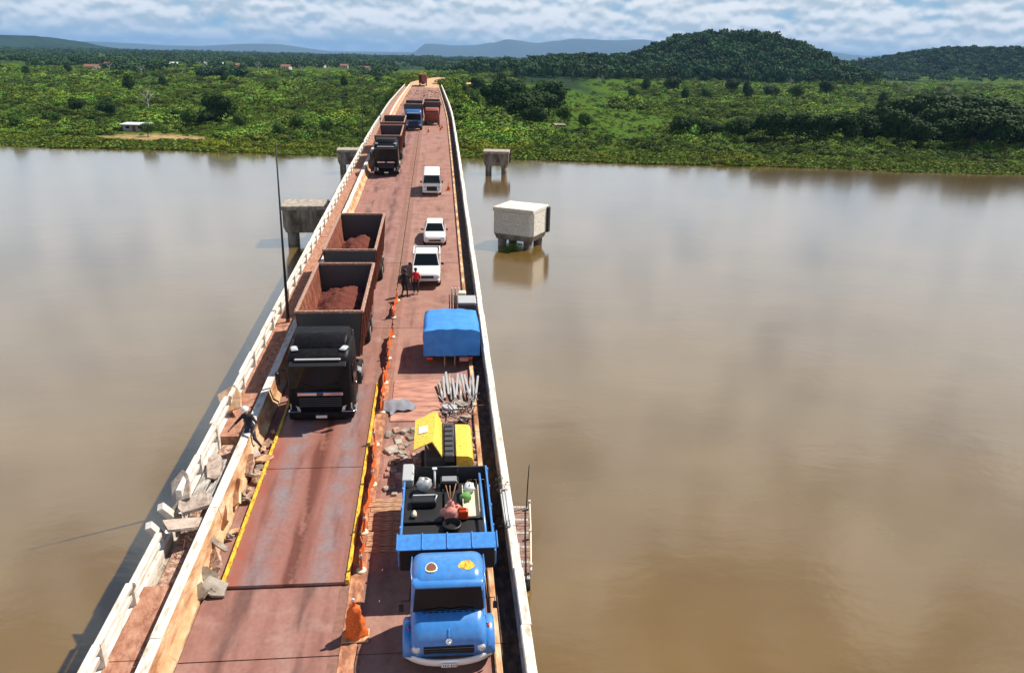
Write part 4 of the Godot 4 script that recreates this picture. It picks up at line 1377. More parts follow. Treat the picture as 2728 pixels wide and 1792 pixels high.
	bar(t, "battery_box", Vector3(-1.0, 0.75, -3.2), Vector3(0.45, 0.5, 0.9), M.black_metal, 0.05)
	var axles := [-1.35, -4.2]
	for b in bins:
		tipper(t, b[0], b[1], b[2], 1.28, b[3])
		axles.append_array([b[1] + 1.0, b[1] + 2.25])
		bar(t, "mudguard", Vector3(0, 1.17, b[1] + 1.6), Vector3(2.3, 0.05, 2.4), M.black_metal)
	for z in axles:
		for s in [-1.0, 1.0]:
			wheel(t, Vector3(s * 1.06, 0.52, z), 0.52, 0.34)
		rod(t, "axle", [Vector3(-1.0, 0.52, z), Vector3(1.0, 0.52, z)], 0.08, M.black_metal, 6)
	bar(t, "coupling", Vector3(0, 0.95, bins[0][1] - 0.6), Vector3(0.3, 0.2, 2.0), M.black_metal)
	return t

func build_trucks() -> void:
	# the black truck with two loaded bodies, in the left lane
	ore_truck("black truck hauling two open rust red tipper bodies loaded with ore", -5.02, 29.95, M.black_paint, [[-3.9, -11.0, 2.75, 3.6], [-12.9, -21.0, 2.65, 3.75]], "", 1.09)
	heap("ore_load", "dark red ore heap in the tipper body right behind the black cab", on_deck(-5.02, 37.4), deck_basis(37.4), 2.6, 6.7, 0.8, 2.05, 5)
	heap("ore_load", "dark red ore heap in the rear tipper body of the first black truck", on_deck(-5.02, 46.9), deck_basis(46.9), 2.55, 7.6, 0.85, 2.0, 6)
	# the second black truck further on
	ore_truck("second black truck with empty tipper bodies, ahead of the dark blue truck", -5.35, 80.6, M.black_paint, [[-4.2, -12.0, 2.75, 3.5], [-13.4, -19.5, 2.75, 3.6]])
	blue_truck()
	far_truck()
	# the reddish truck at the end of the bridge
	var t := thing("box_truck", "faded red box truck leaving the far end of the bridge", "truck", on_deck(-3.9, 262.0, 0.02), Basis())
	bar(t, "box_body", Vector3(0.3, 2.3, -4.2), Vector3(2.6, 2.6, 6.4), M.red_paint, 0.05)
	bar(t, "tail_door", Vector3(-0.5, 2.2, -0.98), Vector3(0.9, 2.2, 0.06), M.black_metal, 0.01)
	bar(t, "chassis", Vector3(0.3, 0.8, -4.2), Vector3(1.0, 0.3, 7.4), M.black_metal)
	bar(t, "cab", Vector3(0.3, 1.8, -8.4), Vector3(2.4, 2.2, 1.7), M.red_paint, 0.15)
	bar(t, "bumper", Vector3(0.3, 0.6, -0.95), Vector3(2.4, 0.2, 0.12), M.pale_plastic)
	for z in [-2.2, -8.2]:
		for s in [-1.0, 1.0]:
			wheel(t, Vector3(0.3 + s * 1.05, 0.48, z), 0.48, 0.34)

func blue_truck() -> void:
	var t := deck_thing("flatbed_truck", "bright blue bonneted cargo truck facing us with cluttered open bed", "truck", 0.13, 16.4)
	body_loft(t, "bonnet", [[0.0, 1.86, 0.62, 1.02, 0.16, 0.98], [-0.06, 2.0, 0.58, 1.2, 0.24, 0.96], [-0.2, 2.06, 0.58, 1.38, 0.28, 0.95], [-0.42, 2.08, 0.58, 1.50, 0.26, 0.95], [-0.66, 2.1, 0.58, 1.555, 0.22, 0.95], [-0.98, 2.12, 0.58, 1.57, 0.2, 0.95]], M.truck_blue, 4)
	body_loft(t, "cab", [[-0.76, 1.98, 0.7, 2.32, 0.3, 0.93], [-0.9, 2.1, 0.62, 2.46, 0.32, 0.92], [-1.15, 2.14, 0.6, 2.53, 0.32, 0.92], [-1.7, 2.14, 0.6, 2.51, 0.32, 0.92], [-1.98, 2.12, 0.6, 2.43, 0.32, 0.92], [-2.1, 2.0, 0.66, 2.3, 0.3, 0.92]], M.truck_blue, 5)
	var gs := begin()
	corners8(gs, PackedVector3Array([Vector3(-0.95, 1.55, -0.66), Vector3(0.95, 1.55, -0.66), Vector3(0.95, 1.55, -0.9), Vector3(-0.95, 1.55, -0.9), Vector3(-0.87, 2.3, -0.74), Vector3(0.87, 2.3, -0.74), Vector3(0.87, 2.3, -0.95), Vector3(-0.87, 2.3, -0.95)]))
	part(t, "windscreen", gs, M.glass)
	body_loft(t, "roof_brow", [[-0.68, 1.74, 2.30, 2.34, 0.02], [-0.76, 1.88, 2.28, 2.39, 0.05], [-0.95, 1.92, 2.3, 2.44, 0.06]], M.truck_blue)
	for s in [-1.0, 1.0]:
		parent_mid = Vector3(0, 1.9, -1.4)
		panel(t, "side_window", Vector3(s * 1.05, 1.6, -1.0), Vector3(s * 1.05, 1.6, -1.75), Vector3(s * 0.99, 2.12, -1.72), Vector3(s * 0.99, 2.12, -1.05), 0.0, 0.02, M.glass)
		# mudguards with the wheel below
		var fd := begin()
		fd.set_smooth_group(1)
		var rings := []
		for k in 9:
			var a := PI * (0.02 + 0.96 * k / 8.0)
			var ring := PackedVector3Array()
			for q in [[0.90, 0.64], [1.18, 0.62], [1.23, 0.56], [1.23, 0.50], [0.90, 0.56]]:
				ring.append(Vector3(s * q[0], 0.56 + sin(a) * q[1] * 0.98, -0.66 + cos(a) * q[1]))
			rings.append(ring)
		loft(fd, rings)
		part(t, "mudguard", fd, M.truck_blue)
		rod(t, "wiper", [Vector3(s * 0.3 - 0.3, 1.585, -0.63), Vector3(s * 0.3 + 0.1, 1.65, -0.65), Vector3(s * 0.3 + 0.38, 1.6, -0.64)], 0.016, M.black_metal, 5)
		var hl := group_part(t, "headlight")
		var hs := begin()
		hs.set_smooth_group(1)
		lathe(hs, Vector3(s * 0.86, 0.86, -0.02), Vector3(s * 0.12, 0.1, 1).normalized(), [[-0.05, 0.12], [0.02, 0.12], [0.06, 0.07], [0.075, 0.01]], 14)
		part(hl, "lens", hs, M.lens)
		var bz := begin()
		lathe(bz, Vector3(s * 0.86, 0.86, -0.04), Vector3(s * 0.12, 0.1, 1).normalized(), [[-0.05, 0.155], [0.02, 0.155], [0.03, 0.125]], 14)
		part(hl, "bezel", bz, M.truck_blue)
		var mir := group_part(t, "mirror")
		rod(mir, "arm", [Vector3(s * 1.02, 1.75, -0.85), Vector3(s * 1.24, 1.9, -0.72), Vector3(s * 1.25, 1.62, -0.72)], 0.015, M.black_metal, 5)
		bar(mir, "housing", Vector3(s * 1.26, 1.66, -0.7), Vector3(0.13, 0.24, 0.05), M.black_metal, 0.03)
	# grille and badge
	bar(t, "grille", Vector3(0, 0.84, 0.0), Vector3(1.34, 0.26, 0.05), M.black_metal, 0.03)
	for k in 3:
		bar(t, "grille_bar", Vector3(0, 0.77 + 0.075 * k, 0.035), Vector3(1.3, 0.018, 0.02), M.dark_grey, 0.005)
	var eb := group_part(t, "emblem")
	var es := begin()
	lathe(es, Vector3(0, 1.13, -0.0), Vector3(0, 0.45, 1).normalized(), [[0.0, 0.085], [0.03, 0.085], [0.032, 0.065]], 16)
	part(eb, "ring", es, M.chrome)
	for k in 3:
		var a := TAU * k / 3.0 + PI * 0.5
		rod(eb, "spoke", [Vector3(0, 1.145, 0.03), Vector3(cos(a) * 0.075, 1.145 + sin(a) * 0.07, 0.032 - sin(a) * 0.03)], 0.01, M.chrome, 4)
	for s in [-1.0, 1.0]:
		rod(t, "bonnet_seam", [Vector3(s * 0.74, 1.555, -0.68), Vector3(s * 0.74, 1.475, -0.4), Vector3(s * 0.72, 1.36, -0.2)], 0.008, M.black_metal, 4)
		rod(t, "roof_gutter", [Vector3(s * 0.95, 2.36, -0.8), Vector3(s * 1.0, 2.38, -1.3), Vector3(s * 0.99, 2.33, -1.95)], 0.018, M.truck_blue, 6)
		bar(t, "indicator_lamp", Vector3(s * 1.07, 1.16, -0.5), Vector3(0.07, 0.06, 0.12), M.red_plastic, 0.02)
	for k in 9:
		bar(t, "cowl_vent", Vector3(-0.64 + k * 0.16, 1.562, -0.605), Vector3(0.1, 0.012, 0.035), M.black_metal, 0.004)
	bar(t, "bonnet_rib", Vector3(0, 1.3, -0.11), Vector3(0.05, 0.03, 0.22), M.truck_blue, 0.01, Basis(Vector3.RIGHT, 0.75))
	# curved pale bumper
	var bs := begin()
	bs.set_smooth_group(1)
	var br := []
	for k in 13:
		var u := -1.0 + 2.0 * k / 12.0
		var c := Vector3(u * 1.2, 0.52 + 0.03 * u * u, 0.16 - 0.34 * pow(absf(u), 3.0))
		var ring := PackedVector3Array()
		for q in [[-0.09, 0.0], [0.09, 0.0], [0.11, -0.05], [-0.11, -0.05]]:
			ring.append(c + Vector3(0, q[0], q[1]))
		br.append(ring)
	loft(bs, br)
	part(t, "bumper", bs, M.white_paint)
	var np := group_part(t, "number_plate")
	bar(np, "plate", Vector3(0, 0.47, 0.18), Vector3(0.42, 0.13, 0.012), M.pale_plastic, 0.004)
	for k in 6:
		bar(np, "character", Vector3(-0.15 + 0.06 * k + (0.0 if k < 3 else 0.03), 0.465, 0.189), Vector3(0.028, 0.06 if k % 2 else 0.05, 0.004), M.dark_grey, 0.001)
	# marks on the roof: a brown hatch and a worn yellow patch
	var hatch := group_part(t, "roof_hatch")
	var hsx := begin()
	var r0 := PackedVector3Array()
	var r1 := PackedVector3Array()
	var r2 := PackedVector3Array()
	for k in 12:
		var a := TAU * k / 12.0
		var o := Vector3(cos(a) * 0.17, 0, -sin(a) * 0.2 + 0.03 * cos(2.0 * a))
		r0.append(Vector3(-0.45, 2.48, -1.22) + o)
		r1.append(Vector3(-0.45, 2.54, -1.22) + o)
		r2.append(Vector3(-0.45, 2.55, -1.22) + o * 0.8)
	loft(hsx, [r0, r1, r2])
	part(hatch, "frame", hsx, M.cream)
	var hin := begin()
	for k in 12:
		tri(hin, Vector3(-0.45, 2.562, -1.22), r2[k] + Vector3(0, 0.004, 0), r2[(k + 1) % 12] + Vector3(0, 0.004, 0), Vector3.UP)
	part(hatch, "cover", hin, M.rust)
	var yl := begin()
	var yr0 := PackedVector3Array()
	var yr1 := PackedVector3Array()
	for k in 16:
		var a := TAU * k / 16.0
		var o := Vector3(cos(a) * (0.22 + 0.03 * sin(3.0 * a)), 0, sin(a) * (0.19 + 0.02 * cos(5.0 * a)))
		yr0.append(Vector3(0.5, 2.48, -1.3) + o)
		yr1.append(Vector3(0.5, 2.532, -1.3) + o)
	loft(yl, [yr0, yr1])
	part(t, "yellow_roof_patch", yl, M.yellow_paint)
	# chassis and wheels
	for s in [-0.4, 0.4]:
		bar(t, "chassis_rail", Vector3(s, 0.78, -4.2), Vector3(0.09, 0.2, 7.4), M.black_metal)
	for s in [-1.0, 1.0]:
		wheel(t, Vector3(s * 1.0, 0.48, -0.66), 0.48, 0.26)
		wheel(t, Vector3(s * 0.98, 0.48, -5.7), 0.48, 0.5)
	for z in [-0.66, -5.7]:
		rod(t, "axle", [Vector3(-1, 0.48, z), Vector3(1, 0.48, z)], 0.07, M.black_metal)
	# open bed: floor boards, low sides, a tall headboard with a leaning top plate
	var bed := group_part(t, "cargo_bed")
	for k in 9:
		bar(bed, "floor_board", Vector3(-1.22 + k * 0.305, 1.0, -5.3), Vector3(0.29, 0.06, 4.6), M.black_metal, 0.01)
	for s in [-1.0, 1.0]:
		bar(bed, "side_board", Vector3(s * 1.4, 1.3, -5.3), Vector3(0.05, 0.55, 4.6), M.dark_grey)
		bar(bed, "side_cap", Vector3(s * 1.4, 1.59, -5.3), Vector3(0.07, 0.05, 4.6), M.truck_blue)
		for k in 5:
			bar(bed, "stake", Vector3(s * 1.44, 1.3, -3.2 - k * 1.05), Vector3(0.06, 0.66, 0.09), M.truck_blue)
	bar(bed, "tail_board", Vector3(0, 1.3, -7.62), Vector3(2.8, 0.55, 0.05), M.dark_grey)
	bar(bed, "headboard", Vector3(0, 1.4, -2.98), Vector3(2.8, 0.8, 0.06), M.black_metal)  # black colour stands in for the shadowed gap below the top plate
	bar(bed, "headboard_top_plate", Vector3(0, 1.84, -3.2), Vector3(3.0, 0.035, 0.62), M.truck_blue, 0.01, Basis(Vector3.RIGHT, 0.16))
	for k in 5:
		bar(bed, "headboard_rib", Vector3(-1.48 + k * 0.74, 1.875, -3.2), Vector3(0.04, 0.05, 0.63), M.truck_blue, 0.01, Basis(Vector3.RIGHT, 0.16))
	rod(bed, "rope_rail", [Vector3(1.18, 1.66, -3.3), Vector3(1.16, 1.72, -5.2), Vector3(1.14, 1.66, -7.0)], 0.045, M.truck_blue, 7)

func far_truck() -> void:
	# dark blue truck with a red dump body, beyond the second black truck
	var t := deck_thing("dump_truck", "dark blue truck with tall red dump body beside orange cones", "truck", -3.55, 114.3)
	body_loft(t, "cab", [[0.0, 2.2, 0.6, 2.3, 0.2, 0.95], [-0.15, 2.4, 0.55, 2.7, 0.25, 0.94], [-1.0, 2.45, 0.55, 2.85, 0.25, 0.94], [-2.0, 2.4, 0.6, 2.8, 0.2, 0.94]], M.far_blue, 4)
	parent_mid = Vector3(0, 1.8, -1.0)
	panel(t, "windscreen", Vector3(-1.08, 1.5, 0.0), Vector3(1.08, 1.5, 0.0), Vector3(1.03, 2.3, -0.02), Vector3(-1.03, 2.3, -0.02), 0.0, 0.05, M.glass)
	bar(t, "sun_visor", Vector3(0, 2.42, 0.12), Vector3(2.0, 0.06, 0.26), M.far_blue, 0.02, Basis(Vector3.RIGHT, 0.3))
	bar(t, "roof_trim", Vector3(0, 2.52, 0.0), Vector3(1.7, 0.07, 0.08), M.white_paint)
	bar(t, "grille", Vector3(0, 1.05, 0.03), Vector3(1.4, 0.5, 0.06), M.black_metal)
	bar(t, "bumper", Vector3(0, 0.5, 0.08), Vector3(2.4, 0.28, 0.16), M.black_metal, 0.05)
	for s in [-1.0, 1.0]:
		bar(t, "headlight", Vector3(s * 0.95, 0.82, 0.05), Vector3(0.32, 0.18, 0.08), M.lens, 0.03)
		bar(t, "mirror", Vector3(s * 1.38, 2.0, 0.0), Vector3(0.16, 0.5, 0.1), M.black_metal, 0.03)
	tipper(t, -2.5, -8.3, 2.7, 1.3, 3.5)
	bar(t, "chassis", Vector3(0, 0.85, -4.4), Vector3(0.95, 0.24, 8.2), M.black_metal)
	for z in [-1.3, -5.6, -6.9]:
		for s in [-1.0, 1.0]:
			wheel(t, Vector3(s * 1.04, 0.52, z), 0.52, 0.34)
	# a rust red dump truck standing next to it
	var u := deck_thing("dump_truck", "rust red dump truck with open tarpaulin standing right behind the blue truck", "truck", -0.95, 121.0)
	body_loft(u, "cab", [[0.0, 2.1, 0.6, 1.8, 0.2], [-0.2, 2.3, 0.55, 2.4, 0.25, 0.93], [-1.6, 2.3, 0.6, 2.5, 0.2, 0.93]], M.red_paint, 4)
	panel(u, "windscreen", Vector3(-1.0, 1.5, -0.05), Vector3(1.0, 1.5, -0.05), Vector3(0.95, 2.1, -0.12), Vector3(-0.95, 2.1, -0.12), 0.0, 0.05, M.glass)
	tipper(u, -2.0, -7.0, 2.6, 1.3, 3.3)
	bar(u, "bumper", Vector3(0, 0.5, 0.06), Vector3(2.3, 0.25, 0.14), M.dark_grey, 0.04)
	bar(u, "chassis", Vector3(0, 0.85, -3.6), Vector3(0.95, 0.24, 6.6), M.black_metal)
	for z in [-1.2, -5.4]:
		for s in [-1.0, 1.0]:
			wheel(u, Vector3(s * 1.0, 0.5, z), 0.5, 0.34)

func build_cars() -> void:
	# white pickup with people beside it
	var t := deck_thing("pickup_truck", "white pickup with black grille stopped beside two people", "pickup", -0.87, 46.7)
	body_loft(t, "body", [[0.0, 1.55, 0.42, 0.86, 0.1], [-0.1, 1.74, 0.36, 0.98, 0.12, 0.97], [-0.6, 1.82, 0.34, 1.06, 0.12, 0.96], [-1.35, 1.85, 0.32, 1.12, 0.1, 0.96], [-3.2, 1.85, 0.32, 1.12, 0.08, 0.97], [-5.1, 1.83, 0.4, 1.1, 0.08, 0.98]], M.white_paint, 4)
	cabin(t, 0.86, 0.72, 1.1, 1.78, -1.25, -1.95, -3.15, -3.4, M.white_paint, 2)
	bar(t, "grille", Vector3(0, 0.78, 0.0), Vector3(0.95, 0.16, 0.05), M.black_metal, 0.02)
	bar(t, "lower_intake", Vector3(0, 0.47, 0.03), Vector3(1.5, 0.16, 0.06), M.black_metal, 0.02)
	bar(t, "bumper", Vector3(0, 0.6, 0.03), Vector3(1.7, 0.12, 0.12), M.white_paint, 0.04)
	bar(t, "cargo_bed_floor", Vector3(0, 1.125, -4.25), Vector3(1.5, 0.02, 1.5), M.dark_grey, 0.005)
	for s in [-1.0, 1.0]:
		bar(t, "bed_side", Vector3(s * 0.86, 1.2, -4.25), Vector3(0.1, 0.18, 1.7), M.white_paint, 0.03)
		bar(t, "headlight", Vector3(s * 0.68, 0.82, -0.04), Vector3(0.3, 0.14, 0.12), M.lens, 0.03)
		var mir := group_part(t, "mirror")
		bar(mir, "housing", Vector3(s * 1.03, 1.18, -1.5), Vector3(0.22, 0.16, 0.12), M.black_metal, 0.04)
		wheel(t, Vector3(s * 0.8, 0.37, -0.85), 0.37, 0.24)
		wheel(t, Vector3(s * 0.8, 0.37, -4.1), 0.37, 0.24)
	bar(t, "tail_gate", Vector3(0, 1.2, -5.06), Vector3(1.7, 0.18, 0.06), M.white_paint, 0.02)
	# white saloon behind it
	var c := deck_thing("saloon_car", "white small car queuing right behind the white pickup", "car", -0.36, 55.7)
	body_loft(c, "body", [[0.0, 1.4, 0.4, 0.68, 0.12], [-0.12, 1.6, 0.3, 0.8, 0.16, 0.95], [-0.9, 1.7, 0.26, 0.92, 0.16, 0.93], [-2.0, 1.72, 0.26, 0.96, 0.14, 0.93], [-3.5, 1.7, 0.28, 0.98, 0.14, 0.93], [-4.0, 1.5, 0.36, 0.9, 0.14, 0.95]], M.white_paint, 4)
	cabin(c, 0.76, 0.6, 0.92, 1.46, -0.95, -1.55, -2.85, -3.5, M.white_paint, 2)
	bar(c, "grille", Vector3(0, 0.5, 0.01), Vector3(0.9, 0.12, 0.05), M.black_metal, 0.02)
	for s in [-1.0, 1.0]:
		bar(c, "headlight", Vector3(s * 0.58, 0.68, -0.06), Vector3(0.3, 0.12, 0.12), M.lens, 0.03)
		bar(c, "mirror", Vector3(s * 0.92, 1.0, -1.25), Vector3(0.18, 0.12, 0.1), M.black_metal, 0.03)
		wheel(c, Vector3(s * 0.76, 0.3, -0.75), 0.3, 0.19)
		wheel(c, Vector3(s * 0.76, 0.3, -3.2), 0.3, 0.19)
	# white van further back
	var v := deck_thing("minivan", "white boxy van driving alone on the open right lane", "van", -0.67, 71.9)
	body_loft(v, "body", [[0.0, 1.6, 0.42, 1.1, 0.12], [-0.1, 1.72, 0.36, 1.2, 0.14, 0.98], [-2.2, 1.76, 0.34, 1.2, 0.1, 0.98], [-4.4, 1.72, 0.36, 1.2, 0.12, 0.98]], M.white_paint, 4)
	cabin(v, 0.85, 0.74, 1.18, 1.95, -0.03, -0.32, -4.2, -4.38, M.white_paint, 3)
	bar(v, "front_panel", Vector3(0, 0.72, 0.02), Vector3(0.95, 0.4, 0.04), M.black_metal, 0.02)
	bar(v, "bumper", Vector3(0, 0.42, 0.05), Vector3(1.66, 0.14, 0.12), M.white_paint, 0.04)
	for s in [-1.0, 1.0]:
		bar(v, "headlight", Vector3(s * 0.65, 0.85, 0.0), Vector3(0.2, 0.2, 0.08), M.lens, 0.04)
		bar(v, "mirror", Vector3(s * 0.98, 1.3, -0.25), Vector3(0.14, 0.2, 0.08), M.black_metal, 0.03)
		wheel(v, Vector3(s * 0.76, 0.32, -0.8), 0.32, 0.2)
		wheel(v, Vector3(s * 0.76, 0.32, -3.4), 0.32, 0.2)
	# small trailer under a blue tarpaulin, seen from its draw-bar end
	var b := deck_thing("covered_trailer", "trailer under a bright blue tarpaulin parked against the right kerb", "trailer", 0.53, 35.35)
	var ts := begin()
	ts.set_smooth_group(1)
	var rings := []
	for q in [[0.0, 2.76, 0.6, 1.93], [-0.5, 2.72, 0.6, 1.93], [-1.2, 2.74, 0.6, 1.88], [-2.2, 2.7, 0.6, 1.86], [-3.0, 2.62, 0.62, 1.83]]:
		var ring := PackedVector3Array()
		var w: float = q[1] * 0.5
		for k in 13:
			var u := -1.0 + 2.0 * k / 12.0
			ring.append(Vector3(u * w, q[3] + 0.09 * (1.0 - u * u) - 0.05 * pow(absf(u), 8.0) + 0.022 * sin(u * 11.0 + q[0] * 3.0), q[0]))
		for k in 7:
			var u := float(k) / 6.0
			ring.append(Vector3(w + 0.02 * sin(u * 9.0 + q[0] * 4.0), lerpf(q[3] - 0.12, q[2], u), q[0]))
		for k in 7:
			var u := 1.0 - float(k) / 6.0
			ring.append(Vector3(-w - 0.02 * sin(u * 8.0 + q[0] * 5.0), lerpf(q[3] - 0.12, q[2], u), q[0]))
		rings.append(ring)
	loft(ts, rings, false, false)
	ts.set_smooth_group(2)
	for e in [[rings[0], 1.0], [rings[4], -1.0]]:
		for k in 12:      # end curtains, in strips from the hem to the roof line
			var u0 := -1.0 + 2.0 * k / 12.0
			var u1 := -1.0 + 2.0 * (k + 1) / 12.0
			var a0: Vector3 = e[0][k]
			var a1: Vector3 = e[0][k + 1]
			for j in 6:
				var f0 := j / 6.0
				var f1 := (j + 1) / 6.0
				var fold := func(u: float, f: float) -> float: return e[1] * (0.035 * sin(u * 14.0 + f * 1.5) * f + 0.02 * sin(f * 9.0 + u * 4.0) * f)
				quad(ts, Vector3(a0.x, lerpf(a0.y, 0.6, f0), a0.z + fold.call(u0, f0)), Vector3(a1.x, lerpf(a1.y, 0.6, f0), a1.z + fold.call(u1, f0)), Vector3(a1.x, lerpf(a1.y, 0.6, f1), a1.z + fold.call(u1, f1)), Vector3(a0.x, lerpf(a0.y, 0.6, f1), a0.z + fold.call(u0, f1)), Vector3(0, 0, e[1]))
	part(b, "tarpaulin", ts, M.tarp_blue)
	bar(b, "frame", Vector3(0, 0.56, -1.5), Vector3(2.3, 0.14, 2.9), M.black_metal)
	for s in [-1.0, 1.0]:
		wheel(b, Vector3(s * 1.05, 0.42, -1.9), 0.42, 0.26)
		bar(b, "tail_lamp", Vector3(s * 0.98 - 0.1, 0.48, 0.02), Vector3(0.3, 0.14, 0.06), M.red_plastic, 0.02)
		rod(b, "stay", [Vector3(s * 0.25 - 0.1, 0.05, 0.1), Vector3(s * 0.25 - 0.1, 0.6, -0.02)], 0.04, M.timber, 6)
	bar(b, "cream_box", Vector3(0.6, 0.45, 0.06), Vector3(0.45, 0.2, 0.2), M.pink, 0.03)

# ------------------------------------------------------------------ works on the bridge
func lay(called: String, label: String, category: String, st: SurfaceTool, m: Material, px: float, py: float, h: float, rot: Vector3, group := "") -> MeshInstance3D:
	# puts a shape where photograph pixel (px, py) meets the deck, h above it, turned by rot (degrees)
	var p := pd(px, py, h)
	return solid(called, label, category, st, m, p, deck_basis(-p.z) * Basis.from_euler(Vector3(deg_to_rad(rot.x), deg_to_rad(rot.y), deg_to_rad(rot.z))), group)

func build_site_works() -> void:
	# temporary steel decking in the left lane, with yellow edge angles
	var k := 0
	for q in [[20.0, 26.4, "near steel deck plate stained with ore dust, edged in yellow"], [26.42, 33.4, "steel deck plate partly under the first black truck's front, edged in yellow"]]:
		var t := thing("steel_plate", q[2], "steel plate", Vector3.ZERO)
		var st := begin()
		along(st, rect(-6.62, -3.0, 0.03, 0.12, 0.01), q[0], q[1] - 0.02, 1)
		part(t, "plate", st, M.steel_plate)
		for e in [[-6.74, -6.625], [-2.995, -2.88]]:
			var s2 := begin()
			along(s2, rect(e[0], e[1], 0.02, 0.19, 0.012), q[0], q[1] - 0.01, 1)
			part(t, "yellow_edge", s2, M.yellow_paint)
		k += 1
	# fixed plate over the right lane, before the trailer
	var ps := begin()
	along(ps, rect(-2.2, 0.0, 0.006, 0.05, 0.01), 30.0, 33.9, 1)
	solid("lane_plate", "pinkish flat plate lying across the right lane before the blue trailer", "steel plate", ps, M.pink_plate, Vector3.ZERO)
	# orange dust strip on which the barrier net stands
	var os := begin()
	along(os, rect(-2.87, -2.42, 0.003, 0.02, 0.005), 10.0, 34.0, 6)
	solid("dirt_strip", "strip of orange dirt spilled along the middle of the deck", "dirt", os, M.orange_dirt, Vector3.ZERO)
	barrier_net()
	# the wrapped orange barrier standing nearest
	var ob := deck_thing("wrapped_barrier", "crumpled orange plastic wrapped round a barrier foot, beside blue truck", "barrier", -2.48, 17.9)
	var st := begin()
	st.set_smooth_group(1)
	var rings := []
	var r := RandomNumberGenerator.new()
	r.seed = 8
	for i in 9:
		var y := 0.02 + 1.05 * i / 8.0
		var rad := lerpf(0.34, 0.15, pow(i / 8.0, 0.8)) * (1.0 + 0.1 * sin(i * 2.1))
		var ring := PackedVector3Array()
		for j in 20:
			var a := TAU * j / 20.0
			var q := rad * (1.0 + 0.16 * sin(a * 5.0 + i * 0.9) + r.randf_range(-0.06, 0.06))
			ring.append(Vector3(cos(a) * q, y + 0.03 * sin(a * 3.0 + i), sin(a) * q * 0.75))
		rings.append(ring)
	loft(st, rings)
	part(ob, "wrap", st, M.orange)
	bar(ob, "post", Vector3(0, 0.7, 0), Vector3(0.09, 1.15, 0.09), M.orange, 0.02)
	bar(ob, "foot", Vector3(0, 0.045, 0.05), Vector3(0.75, 0.06, 0.5), M.concrete_tan, 0.02)
	bar(ob, "reflector", Vector3(-0.02, 1.27, 0.0), Vector3(0.1, 0.16, 0.06), M.pale_plastic, 0.02)
	torn_sidewalk()
	broken_lane()
	compressor()
	plank_pile()
	# gravel and rubble heaped on the far end of the deck
	var grav := begin()
	for q in 240:
		var d := r.randf_range(150.0, 232.0)
		var x := r.randf_range(-7.0, 1.0)
		if x > -6.2 and x < -2.2 and d < 155.0: continue
		blob(grav, on_deck(x, d, 0.05), Vector3(r.randf_range(0.1, 0.35), r.randf_range(0.08, 0.25), r.randf_range(0.1, 0.4)), 0.8, q, 5, 3)
	var go := solid("rubble", "loose rubble scattered over the far end of the deck", "rubble", grav, M.rubble, Vector3.ZERO)
	go.set_meta("kind", "stuff")

func barrier_net() -> void:
	# orange posts on pale feet, with sagging orange net between them
	var d := 20.6
	var k := 0
	var where := []
	while d < 45.0:
		where.append(d)
		d += 2.1 + 0.7 * sin(d * 2.3)
	var proto: Node3D = null
	for q in where:
		var x := -2.62 + 0.05 * sin(q * 1.3)
		if proto == null:
			proto = deck_thing("barrier_post", "short orange post on a pale round foot in the median line", "post", x, q, 0.0, "orange median posts", 0.02)
			var st := begin()
			st.set_smooth_group(1)
			lathe(st, Vector3.ZERO, Vector3.UP, [[0.0, 0.16], [0.04, 0.16], [0.06, 0.06]], 14)
			part(proto, "foot", st, M.cream)
			var s2 := begin()
			s2.set_smooth_group(1)
			lathe(s2, Vector3.ZERO, Vector3.UP, [[0.05, 0.05], [0.5, 0.045], [0.78, 0.04], [0.82, 0.02]], 12)
			part(proto, "shaft", s2, M.orange)
			var s3 := begin()
			s3.set_smooth_group(1)
			lathe(s3, Vector3.ZERO, Vector3.UP, [[0.55, 0.05], [0.66, 0.048]], 12)
			part(proto, "band", s3, M.pale_plastic)
		else:
			copy_of(proto, "barrier_post", on_deck(x, q, 0.02), deck_basis(q) * Basis(Vector3.FORWARD, 0.12 * sin(q * 3.1)) * Basis(Vector3.UP, q))
	var net: Material = M.orange
	for i in where.size() - 1:
		if i % 4 == 3: continue
		var st := begin()
		st.set_smooth_group(1)
		var g := []
		for a in 9:
			var u := a / 8.0
			var dd: float = lerpf(where[i], where[i + 1], u)
			var row := PackedVector3Array()
			for b in 4:
				var v := b / 3.0
				var sag := 0.22 * sin(PI * u) * (0.6 + 0.4 * sin(i * 1.7))
				row.append(on_deck(-2.62 + 0.05 * sin(dd * 1.3) + 0.09 * sin(dd * 5.0 + v * 2.0) * (1.0 - v * 0.5), dd, 0.06 + v * (0.62 - sag)))
			g.append(row)
		for a in 8:
			for b in 3:
				quad(st, g[a][b], g[a + 1][b], g[a + 1][b + 1], g[a][b + 1], Vector3.LEFT)
		solid("barrier_net", "sagging orange plastic net strung between median posts", "netting", st, net, Vector3.ZERO, Basis(), "orange nets along the median")

